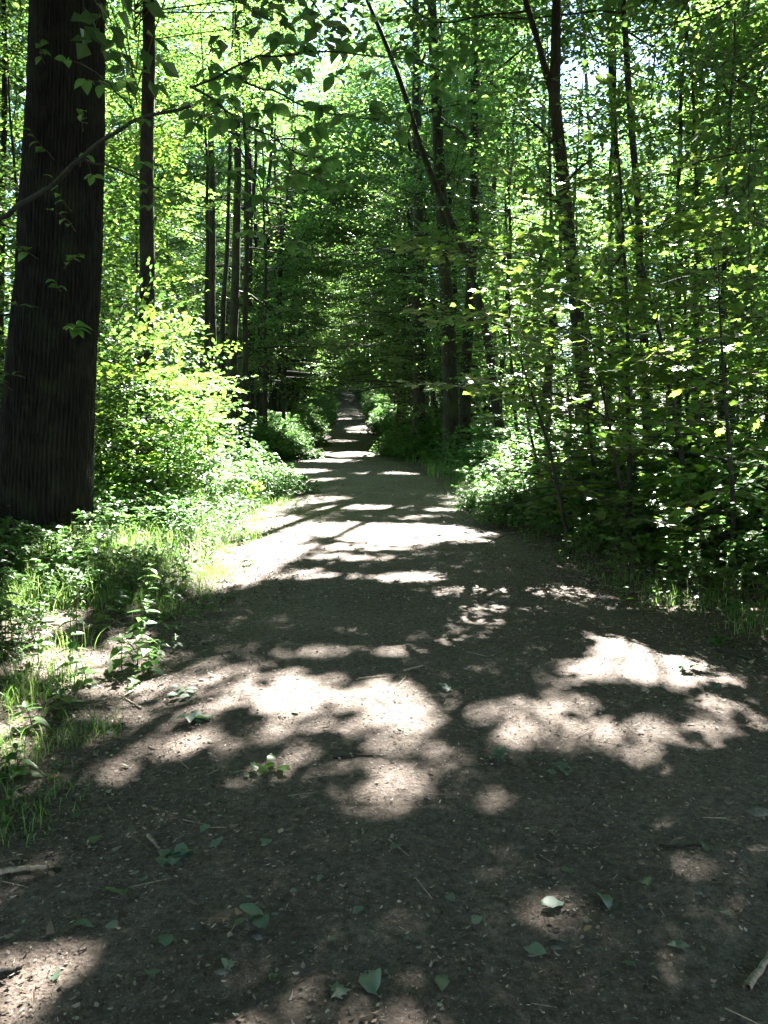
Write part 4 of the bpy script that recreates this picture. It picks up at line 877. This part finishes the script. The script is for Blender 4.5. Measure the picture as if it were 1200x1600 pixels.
# ------------------------------------------------------------------ grass
def grass(mb, x, y, h, wd=.004, bend=.85):
    n = len(x); z = surf(x, y) - .005; a = rng.uniform(0, 6.28, n); b_ = bend * rng.uniform(.2, 1.4, n); K = 5
    s = np.linspace(0, 1, K)[None]; hx = np.cos(a)[:, None]; hy = np.sin(a)[:, None]
    out = h[:, None] * b_[:, None] * s ** 2 * .7; zz = h[:, None] * (s - .38 * b_[:, None] * s ** 2.2)
    c = np.stack([x[:, None] + hx * out, y[:, None] + hy * out, z[:, None] + zz], -1)
    w_ = (wd * rng.uniform(.7, 1.5, n))[:, None] * (1 - s ** 2 * .95); fa = a + PI / 2 + rng.normal(0, .5, n); side = np.stack([np.cos(fa), np.sin(fa), 0 * fa], -1)[:, None]
    v = np.stack([c - side * w_[..., None], c + side * w_[..., None]], 2).reshape(-1, 3)
    b0 = np.arange(n)[:, None] * 2 * K; k = np.arange(K - 1)[None] * 2; f = np.stack([b0 + k, b0 + k + 1, b0 + k + 3, b0 + k + 2], -1).reshape(-1, 4)
    mb.add(v, f, 0, np.repeat(rng.random(n), 2 * K))
def tufts(n, dens, y0, y1, xw, per, spread):
    x, y = scatter(n, y0, y1, xw, dens); x = np.repeat(x, per); y = np.repeat(y, per); return x + rng.normal(0, spread, len(x)), y + rng.normal(0, spread, len(y))
def dens_g(x, y):
    e = edge_d(x, y); l = (x < 0) & (x > -6)
    a = smooth(.02, .25, e) * (1 - smooth(1.8, 3.2, e)) * (.15 + .85 * patch(x, y, .9, 61))
    a = np.where(l & (y > 6.2) & (y < 15), np.maximum(a, .85 * smooth(.0, .3, e) * (1 - smooth(2.2, 3.4, e))), a)
    a = np.where((x > 0) & (y < 16), a * .3, a); a = np.where(l & (y < 6.2), a * .5 * smooth(.2, .6, e), a)
    return a
mb = MB(); x, y = tufts(9500, dens_g, 3, 17, .5, 17, .07); grass(mb, x, y, rng.uniform(.08, .32, len(x)) * (.6 + .5 * smooth(0, .8, edge_d(x, y))), .0023)
x, y = tufts(5200, lambda x, y: smooth(.02, .4, edge_d(x, y)) * (1 - smooth(1.5, 3, edge_d(x, y))), 17, 60, 1.5, 8, .12); grass(mb, x, y, rng.uniform(.2, .55, len(x)), .009)
for px, py, n, h, sp in [(1045, 945, 130, .22, .09), (60, 1075, 260, .2, .14), (25, 1100, 160, .18, .1), (30, 960, 200, .3, .12), (10, 1290, 220, .14, .12), (160, 1150, 60, .16, .06), (90, 1170, 70, .15, .08), (910, 890, 60, .12, .1), (1170, 965, 120, .16, .12), (15, 1180, 130, .16, .1), (250, 960, 90, .2, .08), (310, 930, 120, .2, .1), (350, 905, 160, .22, .12)]:
    p = G(px, py); grass(mb, rng.normal(p[0], sp, n), rng.normal(p[1], sp * 1.3, n), rng.uniform(.4, 1.1, n) * h, .0024, 1.1)
tag(mb.build('grass', [M_GRASS]), 'fresh green grass along the verges', 'grass', None, 'stuff')

# ------------------------------------------------------------------ countable plants on the near verges
def herb(px, py, h, pairs, size, label, name='weed', group=None, kind='nettle'):
    p = G(px, py); p[2] = surf(p[0], p[1]) - .01; t = thing(name, label, 'weed', p, group); s = herb_template(rng, h, pairs, size); m = MB(); st = MB()
    s.lp = s.lp + p; leaves(m, kind, s.lp, s.ld, s.ln, s.ls, 0, smoothf=True); m.build('leaves', [M_HERB], t, p)
    q = np.concatenate([s.p0, s.p1[-1:]]) + p; tube(st, q, np.linspace(.004, .0018, len(q)), 6); st.build('stem', [M_TWIG], t, p); return t
for px, py, h, pr_, sz, lab in [(215, 1045, .42, 9, .10, 'upright weed with drooping pointed leaves at the edge of the verge'), (110, 1055, .40, 8, .085, 'tall thin weed among pale stones on the near left verge'),
        (190, 1050, .22, 5, .10, 'low weed with broad leaves beside the upright weed'), (232, 1060, .2, 4, .11, 'spreading weed at the verge tip nearest the bare path'), (135, 1070, .16, 4, .10, 'small weed with one bright green leaf among pale stones'),
        (60, 1040, .30, 7, .09, 'weed beside the near left grass tuft'), (20, 1010, .42, 8, .1, 'leafy weed at the left picture edge above the grass tuft'), (95, 1120, .12, 3, .11, 'tiny yellow-green weed alone in the brown litter'), (50, 1140, .12, 3, .11, 'tiny pale weed left of the yellow-green one in the litter'),
        (130, 800, .75, 11, .12, 'tall nettle with pale lit leaves in front of the huge oak'), (1165, 930, .42, 8, .1, 'leafy weed standing at the right margin of the path'), (1190, 960, .3, 6, .09, 'weed at the right picture edge beside the path margin'), (1145, 960, .14, 4, .09, 'small bright weed in front of the right margin weeds'),
        (30, 1225, .14, 4, .09, 'small bright weed in the bottom left litter'), (290, 915, .30, 7, .09, 'weed poking out of the grass left of the path'), (1100, 945, .16, 4, .08, 'small weed between the grass tuft and the right margin')]:
    herb(px, py, h, pr_, sz, lab)
for px, py in [(160, 990), (185, 960), (120, 985), (80, 950), (230, 980), (270, 940), (45, 910), (150, 930), (215, 920), (100, 905), (330, 880), (380, 850), (1120, 900), (1190, 880), (1060, 900), (10, 940)]:
    herb(px, py, rng.uniform(.3, .5), 8, .085, 'nettle-like weed in the crowd of greenery on the near verge', group='nettle-like weeds crowding the near verges')

# ------------------------------------------------------------------ litter
def litter(n, y0, y1, pw, xl, xr, s0, s1, dens=None, name='leaf_litter', label='crumbled dry leaf litter covering the ground', mat=None, kinds=3):
    y = y0 + (y1 - y0) * rng.random(n) ** pw; x = rng.uniform(xl, xr, n)
    if dens is not None: m = rng.random(n) < dens(x, y); x, y = x[m], y[m]
    n = len(x); s = s0 * (s1 / s0) ** (rng.random(n) ** 2.2)
    z = surf(x, y) + .003 + .25 * s * rng.random(n) ** 2
    a = rng.uniform(0, 6.28, n); asp = rng.uniform(.18, .75, n); K = 6; th = np.arange(K) * 2 * PI / K
    rr = rng.uniform(.6, 1.25, (n, K)); u = np.cos(th)[None] * rr * .5; v = np.sin(th)[None] * rr * .5 * asp[:, None]
    cz = rng.uniform(-.6, .9, n)[:, None] * u * u * 1.3 + rng.normal(0, .05, (n, K)); tx = rng.normal(0, .22, n)[:, None]; ty = rng.normal(0, .22, n)[:, None]
    X = (u * np.cos(a)[:, None] - v * np.sin(a)[:, None]); Y = (u * np.sin(a)[:, None] + v * np.cos(a)[:, None])
    Z = cz + X * tx + Y * ty; Z = Z - np.minimum(Z.min(1, keepdims=True), 0) * .8
    V = np.stack([x[:, None] + X * s[:, None], y[:, None] + Y * s[:, None], z[:, None] + Z * s[:, None]], -1).reshape(-1, 3)
    mb = MB(); mb.add(V, np.arange(n)[:, None] * K + np.array([[0, 1, 2, 3]]), 0, np.repeat(rng.random(n), K)); 
    mb.f[(4, 0, False)].append(np.arange(n)[:, None] * K + np.array([[0, 3, 4, 5]]))
    return tag(mb.build(name, mat or M_FLAKE), label, 'litter', None, 'stuff')
side = lambda x, y: .42 + .58 * smooth(-1.3, .1, edge_d(x, y))
litter(420000, 1.3, 8.5, 1.35, -3.8, 4.6, .004, .023, side)
litter(110000, 6.5, 24, 1.5, -7, 9, .012, .045, side, label='dry leaf litter on the path further ahead')
litter(4500, 1.3, 9, 1.25, -3.8, 4.2, .02, .05, lambda x, y: smooth(-2.2, .2, edge_d(x, y)) * .9 + .1, name='dead_leaves', label='curled dead leaves scattered over the ground')
litter(26000, 1.3, 12, 1.3, -4.2, 5, .02, .055, lambda x, y: smooth(-1.1, .3, edge_d(x, y)) * (.35 + .65 * patch(x, y, 2.0, 13)), name='dead_leaves', label='drifts of old dead leaves along both margins of the path')
# fine twigs
n = 2600; y = 1.4 + 14 * rng.random(n) ** 1.7; x = rng.uniform(-3.5, 4, n); m = rng.random(n) < .3 + .7 * smooth(-1.5, 0, edge_d(x, y)); x, y = x[m], y[m]; n = len(x)
a = rng.uniform(0, 6.28, n); L = .025 + .13 * rng.random(n) ** 3; p0 = np.stack([x, y, surf(x, y) + .006], 1); x1 = x + np.cos(a) * L; y1 = y + np.sin(a) * L; p1 = np.stack([x1, y1, surf(x1, y1) + .006 + L * .08 * rng.random(n)], 1)
mb = MB(); prisms(mb, p0, p1, .0008 + L * .014, .0006 + L * .008, 0); tag(mb.build('twig_litter', [M_WOOD]), 'short broken twigs strewn over the path', 'twigs', None, 'stuff')

# individual fallen leaves, sprigs, sticks and stones
def fleaf(px, py, s, label, group=None, kind=None, mat=None, lift=.01, tilt=.25, n=1, name='fallen_leaf'):
    kind = kind or ('maple' if rng.random() < .3 else 'near'); s *= .62 if kind == 'maple' else .9
    p = G(px, py); p[2] = surf(p[0], p[1]); m = MB(); a = rng.uniform(0, 6.28, n)
    for k in range(n):
        tl = rng.normal(0, tilt, 2); q = p + np.array([rng.normal(0, s * .33) if n > 1 else 0, rng.normal(0, s * .33) if n > 1 else 0, lift + (rng.uniform(0, s * .35) if n > 1 else 0)])
        tv, tf = LEAF[kind]; d = unit(np.array([math.cos(a[k]), math.sin(a[k]), 0.0])); nr = np.array([tl[0], tl[1], 1.]) * (1 if rng.random() < .6 else 1)
        sub = MB(); leaves(sub, kind, q[None] - d[None] * s * .5, d[None], nr[None], s * rng.uniform(.75, 1.1), 0)
        v = sub.v[0].copy(); r = np.hypot(v[:, 0] - q[0], v[:, 1] - q[1]) / s; v[:, 2] += s * .45 * rng.uniform(-.3, 1) * r ** 2 * np.cos(2 * np.arctan2(v[:, 1] - q[1], v[:, 0] - q[0]) + k)
        v += rng.normal(0, s * .035, v.shape); v[:, 2] = np.maximum(v[:, 2], surf(v[:, 0].astype(float), v[:, 1].astype(float)) + .004)
        for (nn, mm, qq), fl in sub.f.items(): m.add(v, fl[0], 0, rng.random(), True)
    o = m.build(name, [mat or M_FLEAF], None, p); return tag(o, label, 'fallen leaf' if n == 1 else 'fallen sprig', group)
for a in [(180, 1421, .13, 'large grey-green fallen leaf in the bottom left shade'), (330, 1219, .07, 'fallen green leaf in the shadow left of the yellow plantlet'), (368, 1229, .06, 'fallen leaf just right of the green one by the yellow plantlet'),
          (320, 1322, .07, 'fallen leaf above the leafy sprig pile'), (335, 1343, .10, 'larger fallen leaf right of the sprig pile'), (418, 1340, .075, 'flat fallen leaf right of the larger one, mid shade'), (128, 1474, .08, 'folded green leaf below the large grey-green one'), (172, 1477, .07, 'folded leaf right of the folded green one'),
          (385, 1233, .04, 'tiny pale leaf chip near the sun patch'), (1062, 1054, .16, 'crumpled leaf in the sunny patch by the right margin'), (810, 1068, .07, 'upturned pale leaf in the middle of the path'), (945, 1095, .05, 'small leaf in the sun right of the middle'), (700, 1429, .07, 'fallen leaf in the deep shade, lower middle'),
          (945, 1430, .10, 'broad leaf in the shade, lower right'), (865, 1440, .10, 'broad dull leaf left of the lower right one'), (745, 1465, .06, 'bright chip of leaf in the lower shade'), (835, 1512, .07, 'brown stone-like leaf in the bottom shade'), (580, 1568, .10, 'green leaf at the very bottom, right one of the pair'),
          (535, 1580, .11, 'green leaf at the very bottom, left one of the pair'), (258, 1500, .09, 'dark upright leaf near the bottom left'), (520, 1497, .035, 'small pale leaf chip in the bottom shade'), (460, 1420, .04, 'small green leaf chip in the shade'), (690, 1570, .07, 'dull leaf at the bottom right of the middle'), (1120, 1090, .06, 'pale leaf near the right sunny patch')]:
    fleaf(*a)
for px, py in [(300, 1300), (225, 1395), (500, 1400), (620, 1345), (890, 1380), (1010, 1400), (1100, 1350), (1060, 1500), (980, 1540), (430, 1560), (360, 1540), (240, 1560), (90, 1560), (50, 1320), (120, 1290), (560, 1450), (640, 1500), (1130, 1460), (860, 1225), (720, 1090), (480, 970), (590, 960), (700, 1010), (150, 1330), (460, 1130)]:
    fleaf(px, py, rng.uniform(.04, .09), 'small dull green leaf lying in the litter of the path', 'small fallen leaves in the litter', kind=rng.choice(['maple', 'near']))
fleaf(275, 1367, .085, 'pile of broken green leaves in the lower left shade', n=9, name='fallen_sprig'); fleaf(395, 1478, .09, 'crumpled green sprig in the bottom shade', n=4, name='fallen_sprig')
fleaf(305, 1142, .10, 'leafy sprig at the left side of the sunny patch', n=7, name='fallen_sprig'); fleaf(285, 1098, .10, 'leafy sprig on the bright litter by the verge', n=6, name='fallen_sprig')
fleaf(775, 1205, .09, 'dark leafy sprig right of the middle of the path', n=5, name='fallen_sprig'); fleaf(1075, 1058, .10, 'long leafy sprig lying in the right sun patch', n=6, name='fallen_sprig'); fleaf(700, 1092, .08, 'thin dark sprig left of the upturned leaf', n=4, name='fallen_sprig'); fleaf(880, 1222, .09, 'flattened sprig between light and shade, right of the middle', n=4, name='fallen_sprig')
fleaf(425, 1222, .09, 'yellow-green plantlet lying in the shadow', n=6, kind='near', mat=M_GRASS, name='fallen_sprig', tilt=.6); fleaf(1120, 1010, .12, 'pale leafy sprig at the right margin', n=6, name='fallen_sprig', mat=M_HERB)
fleaf(80, 1224, .08, 'single orange-brown dead leaf in the left litter', kind='near', mat=M_DRY); fleaf(240, 1280, .05, 'small orange dead leaf below the left shadow', kind='near', mat=M_DRY); fleaf(918, 1478, .04, 'small yellow leaf in the lower right shade', kind='near', mat=M_DRY)
def stick(p, r, label, mat=None):
    q = np.array([G(*a) for a in p]); q[:, 2] = surf(q[:, 0], q[:, 1]) + r; q = resample(q, 14, 0); q += rng.normal(0, r * .12, q.shape); q[:, 2] = np.maximum(q[:, 2], surf(q[:, 0], q[:, 1]) + r * .6)
    m = MB(); tube(m, q - q[0], np.linspace(r, r * .55, 14), 8); o = m.build('stick', [mat or M_WOOD], None, (0, 0, 0)); o.location = tuple(q[0]); return tag(o, label, 'stick')
stick([(-10, 1383), (30, 1376), (75, 1372)], .012, 'pale broken stick at the left picture edge'); stick([(-5, 1548), (35, 1540)], .01, 'dark stick at the bottom left edge', M_BARK); stick([(520, 1208), (560, 1202), (605, 1200)], .005, 'thin dark stick lying across the middle of the path', M_BARK)
stick([(1165, 1582), (1205, 1520)], .012, 'pale branch end at the bottom right edge'); stick([(630, 1062), (660, 1055)], .008, 'short pale stick at the edge of the main sun patch'); stick([(232, 1328), (250, 1345)], .008, 'short crooked stick beside the sprig pile'); stick([(560, 1075), (605, 1071)], .006, 'thin pale stick in front of the largest sun patch')
stick([(1030, 1345), (1110, 1350)], .006, 'thin dark stick in the right shade', M_BARK); stick([(1120, 1020), (1170, 1035)], .01, 'dark fallen twig at the right margin', M_BARK); stick([(220, 1115), (190, 1095)], .006, 'short twig on the bright litter by the verge')
def stone(px, py, s, label, flat=.45, group=None, mat=None):
    s *= .72
    p = G(px, py); p[2] = surf(p[0], p[1]) - s * flat * .38; nu, nv = 16, 10; u = np.arange(nu) * 2 * PI / nu; v = np.linspace(0, PI, nv); U, V = np.meshgrid(u, v); k = rng.uniform(0, 9)
    r = s * (.8 + .5 * (fbm(np.cos(U) * 1.4 + k + 5, np.sin(U) * 1.4 + V + k) - .3)) * .5; X = np.stack([r * np.sin(V) * np.cos(U) * 1.2, r * np.sin(V) * np.sin(U) * .85, r * np.cos(V) * flat * 1.3], -1).reshape(-1, 3)
    i = np.arange(nv - 1)[:, None] * nu; j = np.arange(nu)[None]; f = np.stack([i + j, i + (j + 1) % nu, i + nu + (j + 1) % nu, i + nu + j], -1).reshape(-1, 4)[:, ::-1]
    m = MB(); m.add(X, f, 0, 0, True); o = m.build('stone', [mat or M_STONE], None, (0, 0, 0)); o.location = tuple(p); return tag(o, label, 'stone', group)
for a in [(1188, 1292, .19, 'flat greenish rock at the right picture edge'), (76, 1248, .09, 'rounded grey stone in the left litter'), (112, 1082, .13, 'pale stone below the tall thin weed'), (150, 1077, .14, 'pale flat stone right of the one below the weed'), (95, 1040, .13, 'white stone among weeds behind the grass tuft'), (22, 1035, .13, 'white stone at the left edge by the grass tuft'),
          (237, 1050, .10, 'pale stone at the foot of the upright weed'), (402, 1494, .08, 'dull stone beside the crumpled sprig'), (832, 1513, .085, 'smooth half buried stone in the bottom shade'), (600, 1168, .05, 'small pale stone below the largest sun patch'), (640, 1082, .05, 'small stone at the top of the largest sun patch'), (870, 1500, .05, 'small stone right of the half buried one'), (345, 1545, .06, 'half buried stone near the bottom'), (880, 1050, .05, 'small stone right of the upturned leaf')]:
    stone(*a)
for px, py in [(25, 1115), (200, 1085), (60, 1105), (700, 1230), (740, 1300), (560, 1350), (1020, 1290), (960, 1330), (430, 1450), (1090, 1420), (800, 1390), (655, 1420), (520, 1290), (1150, 1400)]: stone(px, py, rng.uniform(.025, .05), 'small pebble pressed into the path', group='small pebbles in the path')
print('leaf verts total', sum(len(o.data.vertices) for o in bpy.data.objects if o.type == 'MESH' and o.data.users == 1))
